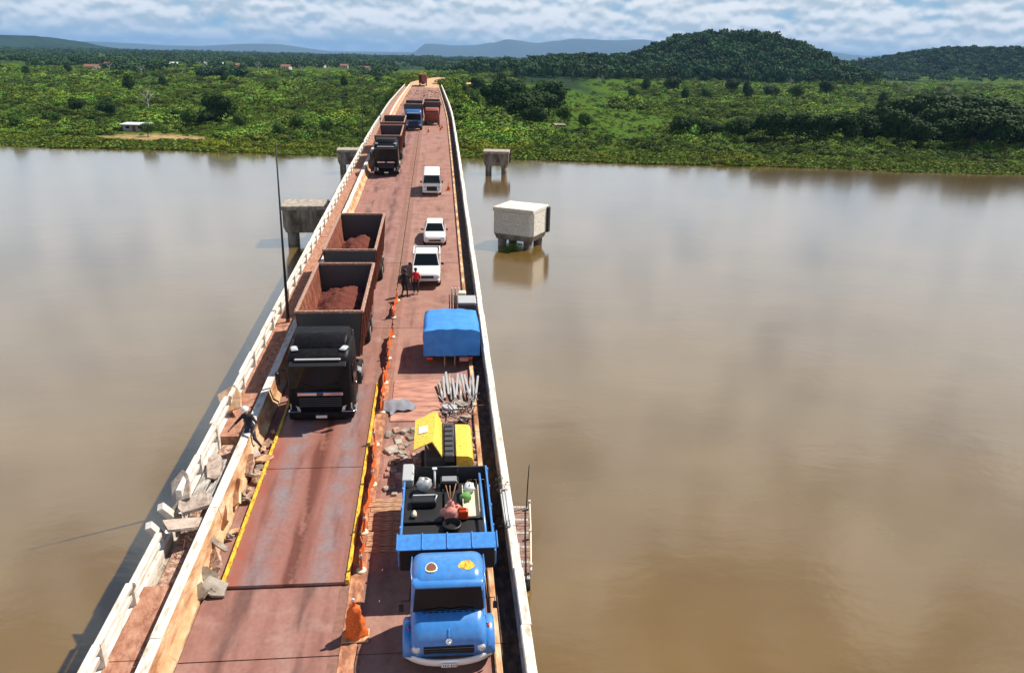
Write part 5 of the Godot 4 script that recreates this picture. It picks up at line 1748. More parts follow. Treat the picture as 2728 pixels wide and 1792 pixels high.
func torn_sidewalk() -> void:
	var r := RandomNumberGenerator.new()
	r.seed = 31
	# big concrete pieces tilted against the left railing
	for q in [
		[430, 1218, 0.55, 1.5, 0.95, 0.16, Vector3(-8, 32, -14), "pale sloping slab bridging the gap in the broken sidewalk", 1],
		[455, 1168, 0.62, 1.1, 0.75, 0.2, Vector3(4, 12, 10), "pale broken slab resting level beside the inner barrier wall", 2],
		[420, 1135, 0.7, 0.9, 1.5, 0.16, Vector3(10, 20, 38), "white slab leaning outwards over the left railing", 3],
		[535, 930, 0.6, 1.05, 1.5, 0.14, Vector3(18, 18, 30), "tan slab standing tilted on edge beside the hard hat worker", 5],
		[497, 1085, 0.4, 0.5, 1.6, 0.14, Vector3(2, 14, 6), "beige slab lying along the torn sidewalk beside grey boards", 7]]:
		var st := begin()
		slab_piece(st, q[3] * 0.9, q[4] * 0.92, q[5] * 0.65, 40 + q[8], 0.2)
		lay("broken_slab", q[7], "concrete slab", st, M.slab_pale if q[8] != 5 else M.concrete_tan, q[0], q[1], q[2], q[6])
	for i in 10:
		var st := begin()
		var a := Vector3(r.randf_range(-0.4, 0.4), 0.0, r.randf_range(-1.2, 1.2))
		tube(st, [a, a + Vector3(r.randf_range(-0.15, 0.15), 0.25, r.randf_range(-0.2, 0.2)), a + Vector3(r.randf_range(-0.4, 0.4), r.randf_range(0.35, 0.6), r.randf_range(-0.4, 0.4))], [0.012], 5)
		solid("rebar", "rusty reinforcing bar sticking up from the torn left sidewalk", "steel bar", st, M.rust, on_deck(-8.3, 22.6, -0.05), deck_basis(22.6), "bars in the torn sidewalk")
	for q in [[395, 1195, "white post stump leaning at the railing gap", 1.0], [365, 1240, "grey end of the broken railing above the dark gap", 0.75]]:
		var st := begin()
		hexa(st, Vector3(0, 0.1, 0), Vector3(0.24, 0.9, 0.3), Vector3(0.2, 0.9, 0.26))
		lay("broken_post", q[2], "post", st, M.concrete_white, q[0], q[1], 0.35, Vector3(18, 10, 25.0 * q[3]))
	# floor of the torn-up sidewalk
	for q in [[20.1, 22.6, -0.12], [22.6, 25.0, -0.03], [25.0, 28.4, 0.02]]:
		var st := begin()
		along(st, rect(-8.75, -7.88, -0.22, q[2]), q[0], q[1], 1)
		solid("sidewalk_bed", ["dark rubble bed by the railing gap under the torn sidewalk", "rubble bed under the white leaning slab of the sidewalk", "rubble bed under the grey boards on the sidewalk"][[20.1, 22.6, 25.0].find(q[0])], "rubble", st, M.rubble, Vector3.ZERO)
	# old boards along the railing
	for i in 7:
		var st := begin()
		cbox(st, Vector3.ZERO, Vector3(0.17, 0.05, 2.3 + 0.5 * r.randf()), 0.01)
		var p := on_deck(-8.72 + 0.13 * i + r.randf_range(-0.03, 0.03), 25.2 + r.randf_range(-0.5, 0.5), 0.24 + 0.05 * (i % 3))
		solid("weathered_board", "long grey weathered board lying on the torn left sidewalk", "board", st, M.timber_grey, p, deck_basis(25.0) * Basis(Vector3.UP, r.randf_range(-0.08, 0.08)) * Basis(Vector3.FORWARD, r.randf_range(-0.15, 0.15)), "grey boards on the sidewalk")
	# rubble and curled fragments between the barrier and the steel plate
	var n := 0
	for i in 22:
		var d := r.randf_range(19.4, 29.4)
		var st := begin()
		if i % 2 == 0:
			slab_piece(st, r.randf_range(0.3, 0.6), r.randf_range(0.3, 0.6), r.randf_range(0.06, 0.12), 100 + i, 0.3)
		else:
			blob(st, Vector3.ZERO, Vector3(r.randf_range(0.07, 0.16), r.randf_range(0.05, 0.1), r.randf_range(0.08, 0.2)), 1.2, 200 + i, 9, 5)
		solid("concrete_lump", "broken lump of concrete between the barrier wall and steel plate", "rubble", st, [M.rubble, M.concrete_tan, M.concrete_grey][i % 3], on_deck(-7.0 + r.randf_range(-0.12, 0.2), d, 0.10 + 0.1 * r.randf()), Basis.from_euler(Vector3(r.randf_range(-0.5, 0.5), r.randf() * TAU, r.randf_range(-0.6, 0.6))), "lumps beside the plate")
	for q in [[520, 1200, 0.35, Vector3(0, 15, 55), "curled orange brown concrete flake leaning on the barrier", M.concrete_tan, 0.5, 0.9], [545, 1150, 0.3, Vector3(10, 10, 48), "large tan flake broken off the barrier's inner face", M.concrete_tan, 0.6, 1.3], [495, 1310, 0.25, Vector3(-10, 30, 40), "reddish slab fragment leaning near the plate's corner", M.rubble, 0.6, 1.0], [462, 1375, 0.2, Vector3(5, 40, 25), "dark grey block lying at the foot of the barrier", M.concrete_stained, 0.45, 0.5], [480, 1335, 0.25, Vector3(12, 55, 20), "dark grey broken kerb piece near the steel plate", M.concrete_stained, 0.4, 0.6], [505, 1262, 0.4, Vector3(5, 50, 12), "narrow grey beam fragment lying across the dark hole", M.concrete_grey, 0.18, 0.8], [575, 1080, 0.3, Vector3(8, 8, 35), "pinkish broken flake below the worker's feet", M.rubble, 0.5, 1.1], [590, 1050, 0.25, Vector3(0, 25, 30), "pale concrete flake at the worker's boots", M.concrete_white, 0.4, 0.7]]:
		var st := begin()
		slab_piece(st, q[6], q[7], 0.1, int(q[0]), 0.25)
		lay("concrete_flake", q[4], "rubble", st, q[5], q[0], q[1], q[2], q[3])

func broken_lane() -> void:
	var r := RandomNumberGenerator.new()
	r.seed = 55
	# timber baulks laid across the right lane beside the truck bed
	for i in 11:
		var d := 21.6 + i * 0.27
		var st := begin()
		cbox(st, Vector3.ZERO, Vector3(1.25 + r.randf_range(-0.1, 0.12), 0.1, 0.25), 0.015)
		solid("timber_baulk", "tan timber baulk laid across the deck beside the blue truck's bed", "timber", st, M.timber, on_deck(-1.95 + r.randf_range(-0.05, 0.05), d, 0.0 + r.randf_range(-0.01, 0.012)), deck_basis(d) * Basis(Vector3.UP, r.randf_range(-0.03, 0.03)), "timber baulks beside the truck bed")
	# squared stones and paving blocks lifted from the slab
	for i in 46:
		var d := r.randf_range(24.7, 29.4)
		var x := r.randf_range(-2.3, -0.95)
		var st := begin()
		cbox(st, Vector3.ZERO, Vector3(r.randf_range(0.2, 0.34), r.randf_range(0.1, 0.22), r.randf_range(0.25, 0.5)), 0.03)
		solid("paving_block", "grey brown block lifted from the deck beside the yellow compressor", "block", st, [M.rubble, M.concrete_grey, M.concrete_stained][r.randi() % 3], on_deck(x, d, r.randf_range(-0.02, 0.06)), deck_basis(d) * Basis(Vector3.UP, r.randf_range(-0.6, 0.6)) * Basis(Vector3.RIGHT, r.randf_range(-0.25, 0.25)), "blocks lifted from the deck")
	# stones by the kerb, right of the compressor
	for i in 14:
		var d := 23.4 + i * 0.45
		var st := begin()
		blob(st, Vector3.ZERO, Vector3(r.randf_range(0.08, 0.16), r.randf_range(0.06, 0.12), r.randf_range(0.1, 0.2)), 0.9, 300 + i, 7, 4)
		solid("kerb_stone", "loose pinkish stone lying at the right kerb beside the compressor", "stone", st, M.rubble, on_deck(1.22 + r.randf_range(-0.12, 0.08), d, 0.05), Basis(Vector3.UP, r.randf() * TAU), "stones along the right kerb")
	# a grey sheet of canvas dropped on the plate
	var cs := begin()
	cs.set_smooth_group(1)
	var g := []
	for a in 15:
		var row := PackedVector3Array()
		for b in 11:
			var u := -1.0 + 2.0 * a / 14.0
			var v := -1.0 + 2.0 * b / 10.0
			row.append(Vector3(u * 0.65 + 0.1 * sin(v * 3.0), 0.05 + 0.16 * maxf(0.0, 1.0 - u * u - v * v * 0.6) + 0.04 * sin(u * 9.0 + v * 5.0), v * 0.55 + 0.1 * sin(u * 4.0)))
		g.append(row)
	for a in 14:
		for b in 10:
			quad(cs, g[a][b], g[a + 1][b], g[a + 1][b + 1], g[a][b + 1], Vector3.UP)
	lay("canvas_sheet", "crumpled grey canvas sheet dropped beside the median net", "canvas", cs, paint(lin(0.2, 0.21, 0.25), 0.85), 925, 945, 0.05, Vector3(0, 25, 0))

func compressor() -> void:
	var t := deck_thing("air_compressor", "yellow air compressor with its left hood swung open behind the blue truck", "compressor", 0.1, 25.0)
	bar(t, "chassis", Vector3(0.1, 0.5, -1.3), Vector3(1.6, 0.16, 2.9), M.black_metal)
	bar(t, "engine_block", Vector3(-0.35, 0.85, -1.35), Vector3(0.8, 0.55, 2.2), M.dark_grey, 0.06)
	bar(t, "lower_body", Vector3(0.12, 0.72, -0.08), Vector3(1.75, 0.3, 0.16), M.machine_yellow, 0.04)
	bar(t, "spine", Vector3(0.17, 1.2, -1.3), Vector3(0.36, 0.3, 2.4), M.dark_grey, 0.03)
	for k in 6:
		bar(t, "vent_slat", Vector3(0.17, 1.365, -0.4 - k * 0.36), Vector3(0.3, 0.03, 0.1), M.black_metal, 0.01)
	for e in [-0.05, 0.39]:
		bar(t, "spine_edge", Vector3(e, 1.33, -1.3), Vector3(0.05, 0.07, 2.4), M.black_metal, 0.01)
	# closed right hood: rounded outer edge
	var st := begin()
	var rings := []
	for z in [-0.12, -2.45]:
		rings.append(PackedVector3Array([Vector3(0.43, 0.6, z), Vector3(0.43, 1.3, z), Vector3(0.85, 1.28, z), Vector3(1.0, 1.2, z), Vector3(1.06, 1.05, z), Vector3(1.07, 0.6, z)]))
	loft(st, rings)
	part(t, "right_hood", st, M.machine_yellow)
	# open left hood: two plates at an angle, standing out over the side
	var lh := group_part(t, "left_hood")
	var s1 := begin()
	corners8(s1, PackedVector3Array([Vector3(-0.1, 1.28, -0.1), Vector3(-0.06, 1.28, -0.1), Vector3(-0.06, 1.28, -2.5), Vector3(-0.1, 1.28, -2.5), Vector3(-0.48, 1.72, -0.45), Vector3(-0.44, 1.74, -0.45), Vector3(-0.3, 1.74, -2.75), Vector3(-0.34, 1.72, -2.75)]))
	part(lh, "upper_plate", s1, M.machine_yellow)
	var s2 := begin()
	corners8(s2, PackedVector3Array([Vector3(-0.46, 1.70, -0.45), Vector3(-0.46, 1.74, -0.45), Vector3(-0.32, 1.74, -2.75), Vector3(-0.32, 1.70, -2.75), Vector3(-1.12, 1.52, -0.2), Vector3(-1.12, 1.56, -0.2), Vector3(-1.12, 1.56, -2.35), Vector3(-1.12, 1.52, -2.35)]))
	part(lh, "outer_plate", s2, M.machine_yellow)
	bar(lh, "white_label", Vector3(-0.8, 1.668, -1.45), Vector3(0.36, 0.012, 0.5), M.white_paint, 0.003, Basis(Vector3.FORWARD, -0.26))
	rod(lh, "gas_strut", [Vector3(-0.45, 1.0, -0.6), Vector3(-0.7, 1.6, -0.6)], 0.02, M.chrome)
	rod(t, "drawbar", [Vector3(0.1, 0.5, 0.1), Vector3(0.1, 0.42, 0.7)], 0.06, M.machine_yellow)
	rod(t, "hose", [Vector3(1.0, 0.85, 0.0), Vector3(1.08, 0.5, 0.35), Vector3(1.06, 0.2, 0.75), Vector3(1.08, 0.1, 0.95)], 0.05, M.yellow_paint, 8)
	for s in [-1.0, 1.0]:
		wheel(t, Vector3(0.1 + s * 0.9, 0.34, -1.5), 0.34, 0.2)

func plank_pile() -> void:
	var r := RandomNumberGenerator.new()
	r.seed = 77
	# pale boards stacked before the trailer
	for i in 12:
		var st := begin()
		var l := r.randf_range(1.5, 2.1)
		cbox(st, Vector3(0, 0, 0), Vector3(0.1, 0.05, l), 0.01)
		solid("pale_board", "whitish board in the stack leaning up before the blue trailer", "board", st, M.timber_grey if i % 3 == 0 else M.galvanised, on_deck(-0.02 + i * 0.15, 32.6 + r.randf_range(-0.3, 0.3), 0.24 + 0.06 * (i % 3)), deck_basis(32.6) * Basis(Vector3.UP, r.randf_range(-0.12, 0.12)) * Basis(Vector3.RIGHT, 0.1 + r.randf_range(-0.05, 0.05)), "pale boards before the trailer")
	# a tangle of reinforcing bars and wire
	for i in 26:
		var pts := []
		var p := Vector3(r.randf_range(-0.7, 0.7), r.randf_range(0.05, 0.3), r.randf_range(-0.6, 0.6))
		var dir := Vector3(r.randfn(), r.randfn() * 0.25, r.randfn()).normalized()
		for k in 5:
			pts.append(p)
			p += dir * r.randf_range(0.18, 0.36)
			dir = (dir + Vector3(r.randfn(), r.randfn() * 0.3, r.randfn()) * 0.45).normalized()
			p.y = clampf(p.y, 0.04, 0.55)
		var st := begin()
		tube(st, pts, [r.randf_range(0.012, 0.03)], 5)
		solid("bent_bar", "bent grey steel bar in the tangle between compressor and boards", "steel bar", st, M.galvanised if i % 2 else M.rust, on_deck(0.85, 30.6), deck_basis(30.6), "tangled bars")
	for i in 7:
		var st := begin()
		slab_piece(st, r.randf_range(0.3, 0.7), r.randf_range(0.3, 0.6), 0.06, 600 + i, 0.3)
		solid("scrap_piece", "flat piece of scrap lying among the tangled steel bars", "scrap", st, [M.concrete_grey, M.galvanised, M.rubble][i % 3], on_deck(0.3 + r.randf_range(-0.3, 1.0), 30.0 + r.randf_range(-0.5, 1.2), 0.1 + 0.05 * i * 0.5), Basis.from_euler(Vector3(r.randf_range(-0.4, 0.4), r.randf() * TAU, r.randf_range(-0.4, 0.4))), "scrap among the bars")

# ------------------------------------------------------------------ people
func capsule(p: Vector3, a: Vector3, b: Vector3, ra: float, rb: float) -> float:
	var ab := b - a
	var t := clampf((p - a).dot(ab) / maxf(ab.length_squared(), 1e-8), 0, 1)
	return p.distance_to(a + ab * t) - lerpf(ra, rb, t)

func flesh(st: SurfaceTool, bones: Array, cell: float, k: float) -> void:
	# a skin round tapered bones: smooth union of their distances, meshed as surface nets; bone = [a, b, ra, rb, colour]
	var lo := Vector3.INF
	var hi := -Vector3.INF
	for b in bones:
		var m: float = maxf(b[2], b[3]) + cell * 3.0
		lo = lo.min(b[0] - Vector3.ONE * m).min(b[1] - Vector3.ONE * m)
		hi = hi.max(b[0] + Vector3.ONE * m).max(b[1] + Vector3.ONE * m)
	var n := Vector3i(((hi - lo) / cell).ceil()) + Vector3i.ONE
	var f := PackedFloat32Array()
	f.resize(n.x * n.y * n.z)
	f.fill(1.0)
	var near := PackedFloat32Array()
	near.resize(f.size())
	near.fill(9.0)
	var who := PackedInt32Array()
	who.resize(f.size())
	for bi in bones.size():
		var b = bones[bi]
		var m: float = maxf(b[2], b[3]) + k + cell * 2.0
		var c0 := Vector3i((b[0].min(b[1]) - Vector3.ONE * m - lo) / cell).clamp(Vector3i.ZERO, n - Vector3i.ONE)
		var c1 := Vector3i((b[0].max(b[1]) + Vector3.ONE * m - lo) / cell).clamp(Vector3i.ZERO, n - Vector3i.ONE)
		for z in range(c0.z, c1.z + 1):
			for y in range(c0.y, c1.y + 1):
				var at := (z * n.y + y) * n.x + c0.x
				for x in range(c0.x, c1.x + 1):
					var dd := capsule(lo + Vector3(x, y, z) * cell, b[0], b[1], b[2], b[3])
					if dd < near[at]:
						near[at] = dd
						who[at] = bi
					var h := clampf(0.5 + 0.5 * (f[at] - dd) / k, 0, 1)
					f[at] = lerpf(f[at], dd, h) - k * h * (1.0 - h)
					at += 1
	var vert := {}
	var pos := PackedVector3Array()
	var col := PackedColorArray()
	var sx := 1
	var sy := n.x
	var sz := n.x * n.y
	for z in n.z - 1:
		for y in n.y - 1:
			for x in n.x - 1:
				var at := z * sz + y * sy + x
				var inside := 0
				var s := [f[at], f[at + 1], f[at + sy], f[at + sy + 1], f[at + sz], f[at + sz + 1], f[at + sz + sy], f[at + sz + sy + 1]]
				for q in s:
					if q < 0: inside += 1
				if inside == 0 or inside == 8: continue
				var sum := Vector3.ZERO
				var cnt := 0
				for e in [[0, 1], [2, 3], [4, 5], [6, 7], [0, 2], [1, 3], [4, 6], [5, 7], [0, 4], [1, 5], [2, 6], [3, 7]]:
					var a: float = s[e[0]]
					var b2: float = s[e[1]]
					if (a < 0) != (b2 < 0):
						var t := a / (a - b2)
						var p0 := Vector3(e[0] & 1, (e[0] >> 1) & 1, (e[0] >> 2) & 1)
						var p1 := Vector3(e[1] & 1, (e[1] >> 1) & 1, (e[1] >> 2) & 1)
						sum += p0.lerp(p1, t)
						cnt += 1
				vert[at] = pos.size()
				pos.append(lo + (Vector3(x, y, z) + sum / cnt) * cell)
				col.append(bones[who[at]][4])
	st.set_smooth_group(1)
	for at in vert:
		for ax in [[sx, sy, sz], [sy, sz, sx], [sz, sx, sy]]:
			var a: float = f[at]
			var b2: float = f[at + ax[0]]
			if (a < 0) == (b2 < 0): continue
			var i0: int = at
			var i1: int = at - ax[1]
			var i2: int = at - ax[1] - ax[2]
			var i3: int = at - ax[2]
			if not (vert.has(i1) and vert.has(i2) and vert.has(i3)): continue
			var dir := Vector3(1 if ax[0] == sx else 0, 1 if ax[0] == sy else 0, 1 if ax[0] == sz else 0)
			if a > 0: dir = -dir
			var q := [vert[i0], vert[i1], vert[i2], vert[i3]]
			for tr in [[0, 1, 2], [0, 2, 3]]:
				var v0: int = q[tr[0]]
				var v1: int = q[tr[1]]
				var v2: int = q[tr[2]]
				if (pos[v2] - pos[v0]).cross(pos[v1] - pos[v0]).dot(dir) < 0:
					var w := v1; v1 = v2; v2 = w
				for v in [v0, v1, v2]:
					st.set_color(col[v])
					st.add_vertex(pos[v])

func person(label: String, at: Vector3, basis: Basis, J: Dictionary, shirt: Color, pants: Color, skin: Color, shoe: Color, sleeve: float) -> Node3D:
	# J holds the joints; z is the way the person faces
	var t := thing("person", label, "person", at, basis)
	var st := begin()
	var b := []
	b.append([J.pelvis, J.chest, 0.135, 0.15, shirt])
	b.append([J.pelvis + J.side * 0.07, J.pelvis - J.side * 0.07, 0.12, 0.12, pants])
	b.append([J.chest + J.side * 0.12, J.chest - J.side * 0.12, 0.10, 0.10, shirt])
	b.append([J.chest, J.neck, 0.085, 0.055, skin])
	for s in ["l", "r"]:
		var sg := 1.0 if s == "l" else -1.0
		b.append([J.chest + J.side * 0.17 * sg, J["elbow_" + s], 0.062, 0.046, shirt])
		b.append([J["elbow_" + s], J["hand_" + s], 0.044, 0.03, shirt if sleeve > 0.5 else skin])
		b.append([J.pelvis + J.side * 0.09 * sg - Vector3(0, 0.03, 0), J["knee_" + s], 0.095, 0.062, pants])
		b.append([J["knee_" + s], J["foot_" + s] + Vector3(0, 0.09, 0), 0.06, 0.042, pants])
		b.append([J["foot_" + s] + Vector3(0, 0.045, -0.05), J["foot_" + s] + Vector3(0, 0.04, 0.15), 0.045, 0.04, shoe])
	flesh(st, b, 0.02, 0.035)
	# head with nose, chin, ears
	var hb := []
	var hd: Vector3 = J.head
	var fw: Vector3 = J.look
	var up: Vector3 = (hd - J.neck).normalized()
	var sd := up.cross(fw).normalized()
	hb.append([hd - fw * 0.015, hd + up * 0.03 - fw * 0.01, 0.088, 0.09, skin])
	hb.append([hd - up * 0.075 + fw * 0.045, hd - up * 0.05 + fw * 0.035, 0.042, 0.05, skin])
	hb.append([hd - up * 0.015 + fw * 0.088, hd + up * 0.02 + fw * 0.08, 0.014, 0.009, skin])
	hb.append([hd - up * 0.052 + fw * 0.075 + sd * 0.02, hd - up * 0.052 + fw * 0.075 - sd * 0.02, 0.01, 0.01, Color(0.25, 0.08, 0.06)])
	for s in [-1.0, 1.0]:
		hb.append([hd + sd * 0.09 * s - up * 0.02, hd + sd * 0.092 * s + up * 0.015, 0.016, 0.018, skin])
		hb.append([hd + sd * 0.032 * s + fw * 0.076 + up * 0.012, hd + sd * 0.034 * s + fw * 0.076 + up * 0.012, 0.012, 0.012, Color(0.02, 0.015, 0.012)])
	hb.append([J.neck, hd - up * 0.03, 0.052, 0.05, skin])
	flesh(st, hb, 0.009, 0.014)
	# hands: palm, four fingers, thumb
	for s in ["l", "r"]:
		var sg := 1.0 if s == "l" else -1.0
		var w: Vector3 = J["hand_" + s]
		var dir: Vector3 = (w - J["elbow_" + s]).normalized()
		var across: Vector3 = dir.cross(J.side).normalized()
		if across.length() < 0.1: across = Vector3.FORWARD
		var curl: Vector3 = across.cross(dir).normalized() * -sg
		var g := []
		g.append([w - dir * 0.03, w + dir * 0.05, 0.03, 0.026, skin])
		g.append([w + dir * 0.06 + across * 0.025, w + dir * 0.06 - across * 0.025, 0.017, 0.017, skin])
		for k in 4:
			var root: Vector3 = w + dir * 0.07 + across * (0.03 - 0.02 * k)
			var l: float = [0.034, 0.04, 0.037, 0.028][k]
			var j1 := root + dir * l
			var j2 := j1 + (dir * 0.7 + curl * 0.7).normalized() * l * 0.85
			g.append([root - dir * 0.02, j1, 0.0095, 0.009, skin])
			g.append([j1, j2, 0.009, 0.008, skin])
		var th: Vector3 = w + dir * 0.02 + across * 0.028
		g.append([th, th + (across + dir * 0.8).normalized() * 0.035, 0.012, 0.0105, skin])
		g.append([th + (across + dir * 0.8).normalized() * 0.035, th + (across * 0.5 + dir).normalized() * 0.062, 0.0105, 0.009, skin])
		flesh(st, g, 0.007, 0.006)
	part(t, "body", st, M.cloth)
	return t

func hair_cap(t: Node3D, J: Dictionary, m: Material, called: String, brim := 0.0, r := 0.108) -> void:
	var up: Vector3 = (J.head - J.neck).normalized()
	var st := begin()
	st.set_smooth_group(1)
	var c: Vector3 = J.head + up * 0.025 - J.look * 0.012
	lathe(st, c, up, [[-0.02 if brim > 0.0 else -0.05, r * 1.0 + brim], [0.0 if brim > 0.0 else 0.0, r * 1.02 + brim * 0.7], [0.02, r * 1.0], [0.06, r * 0.84], [0.095, r * 0.45], [0.105, 0.005]], 16)
	part(t, called, st, m)

func build_people() -> void:
	# the worker in dark clothes and white helmet, straddling the broken barrier
	var feet := pd(585, 1040, 0.1)
	var J := {side = Vector3(1, 0, 0), pelvis = Vector3(0.0, 0.93, 0.0), chest = Vector3(-0.03, 1.34, 0.06), neck = Vector3(-0.05, 1.52, 0.10), head = Vector3(-0.06, 1.64, 0.15), look = Vector3(0.15, -0.5, 0.85).normalized(),
		elbow_l = Vector3(0.42, 1.18, 0.28), hand_l = Vector3(0.38, 0.98, 0.46), elbow_r = Vector3(-0.36, 1.16, 0.36), hand_r = Vector3(-0.50, 1.0, 0.52),
		knee_l = Vector3(0.24, 0.50, 0.20), foot_l = Vector3(0.40, 0.02, 0.05), knee_r = Vector3(-0.14, 0.46, 0.22), foot_r = Vector3(-0.24, 0.02, 0.20)}
	var dark := Color(0.012, 0.014, 0.02)
	var p := person("worker in dark clothes and white helmet bending over the broken left barrier", feet, Basis(Vector3.UP, -0.2).scaled(Vector3.ONE * 1.06), J, dark, Color(0.02, 0.03, 0.06), Color(0.33, 0.17, 0.10), Color(0.05, 0.03, 0.02), 0.0)
	hair_cap(p, J, M.white_paint, "helmet", 0.03, 0.125)
	# two people beside the pickup
	var fb := pd(941, 688)
	var B := {side = Vector3(1, 0, 0), pelvis = Vector3(0.0, 0.93, 0.0), chest = Vector3(0.0, 1.33, 0.04), neck = Vector3(0.0, 1.5, 0.06), head = Vector3(0.0, 1.62, 0.09), look = Vector3(0.6, -0.15, 0.78).normalized(),
		elbow_l = Vector3(0.30, 1.10, 0.05), hand_l = Vector3(0.28, 0.92, 0.22), elbow_r = Vector3(-0.28, 1.08, -0.02), hand_r = Vector3(-0.26, 0.84, 0.10),
		knee_l = Vector3(0.11, 0.5, 0.10), foot_l = Vector3(0.13, 0.0, 0.06), knee_r = Vector3(-0.11, 0.5, 0.02), foot_r = Vector3(-0.15, 0.0, -0.14)}
	var q := person("person in black shirt and trousers standing at the pickup's corner", fb, Basis(Vector3.UP, 0.35), B, Color(0.012, 0.012, 0.014), Color(0.014, 0.014, 0.018), Color(0.22, 0.11, 0.065), Color(0.02, 0.018, 0.016), 0.0)
	hair_cap(q, B, M.black_metal, "hair")
	var fr := pd(967, 682)
	var R := B.duplicate()
	R.look = Vector3(-0.4, -0.1, 0.9).normalized()
	R.hand_r = Vector3(-0.2, 1.02, 0.26)
	R.foot_l = Vector3(0.12, 0.0, 0.02)
	R.foot_r = Vector3(-0.13, 0.0, 0.05)
	R.knee_r = Vector3(-0.11, 0.5, 0.08)
	var w := person("person in bright red shirt and dark trousers before the pickup", fr, Basis(Vector3.UP, -0.2).scaled(Vector3.ONE * 0.96), R, Color(0.62, 0.02, 0.035), Color(0.02, 0.022, 0.03), Color(0.25, 0.12, 0.07), Color(0.3, 0.25, 0.22), 0.0)
	hair_cap(w, R, M.black_metal, "hair")

# ------------------------------------------------------------------ masts, cones, cargo
func mast(label: String, x: float, d: float, h: float, r: float, lean: float, arm := 0.0) -> void:
	var t := deck_thing("lamp_mast", label, "mast", x, d, 0.0, "", -0.2)
	t.basis = Basis()
	var st := begin()
	st.set_smooth_group(1)
	tube(st, [Vector3.ZERO, Vector3(lean * 0.3, h * 0.4, 0), Vector3(lean, h, 0)], [r, r * 0.65, r * 0.3], 8)
	part(t, "shaft", st, M.pole)
	var s2 := begin()
	lathe(s2, Vector3(0, 0.2, 0), Vector3.UP, [[0.0, r * 2.4], [0.03, r * 2.4], [0.04, r * 1.3], [0.35, r * 1.2]], 10)
	part(t, "base_flange", s2, M.rust)
	if arm > 0.0:
		rod(t, "arm", [Vector3(lean, h - 0.1, 0), Vector3(lean + arm * 0.6, h + 0.25, 0), Vector3(lean + arm, h + 0.3, 0)], r * 0.35, M.pole)

func build_small_things() -> void:
	mast("tall thin black mast rising from the left sidewalk beside the first black truck", -8.35, 41.0, 10.0, 0.1, 0.1)
	mast("thin black mast on the left railing beyond the second black truck", -9.0, 96.0, 8.0, 0.08, 0.0)
	mast("short dark mast near the crest of the bridge's left side", -8.9, 124.0, 6.0, 0.09, 0.0)
	mast("dark post on the far right end of the bridge", 1.9, 236.0, 5.5, 0.1, 0.0)
	# traffic cones beside the far trucks and on the median
	var proto: Node3D = null
	for q in [[1.2 - 2.6, 113.0], [0.3, 115.5], [0.55, 117.5], [0.2, 119.2], [0.9, 74.5]]:
		if proto == null:
			proto = deck_thing("traffic_cone", "orange traffic cone standing on the deck beside the far dump trucks", "cone", q[0], q[1], 0.0, "cones by the far trucks", 0.01)
			bar(proto, "base", Vector3(0, 0.02, 0), Vector3(0.4, 0.04, 0.4), M.orange, 0.01)
			var st := begin()
			st.set_smooth_group(1)
			lathe(st, Vector3.ZERO, Vector3.UP, [[0.04, 0.16], [0.4, 0.09], [0.75, 0.03]], 12)
			part(proto, "cone", st, M.orange)
			var s2 := begin()
			lathe(s2, Vector3.ZERO, Vector3.UP, [[0.38, 0.1], [0.52, 0.075]], 12)
			part(proto, "band", s2, M.pale_plastic)
		else:
			var c := copy_of(proto, "traffic_cone", on_deck(q[0], q[1], 0.01), deck_basis(q[1]))
			if q[1] < 100.0:
				c.set_meta("label", "orange traffic cone alone at the right kerb beside the white van")
	truck_load()
	kerb_clutter()
	railing_clutter()

func bed_at(x: float, z: float, y := 1.04) -> Transform3D:
	# a spot in the blue truck's bed: x across, z back from the bumper
	var b := deck_basis(16.4)
	return Transform3D(b, on_deck(0.13, 16.4) + b * Vector3(x, y, z))

func cargo(px: float, py: float) -> Transform3D:
	# where a photograph pixel meets the top of the dark boxes in the truck's bed
	var p := pd(px, py, 1.38)
	return Transform3D(deck_basis(-p.z), p)

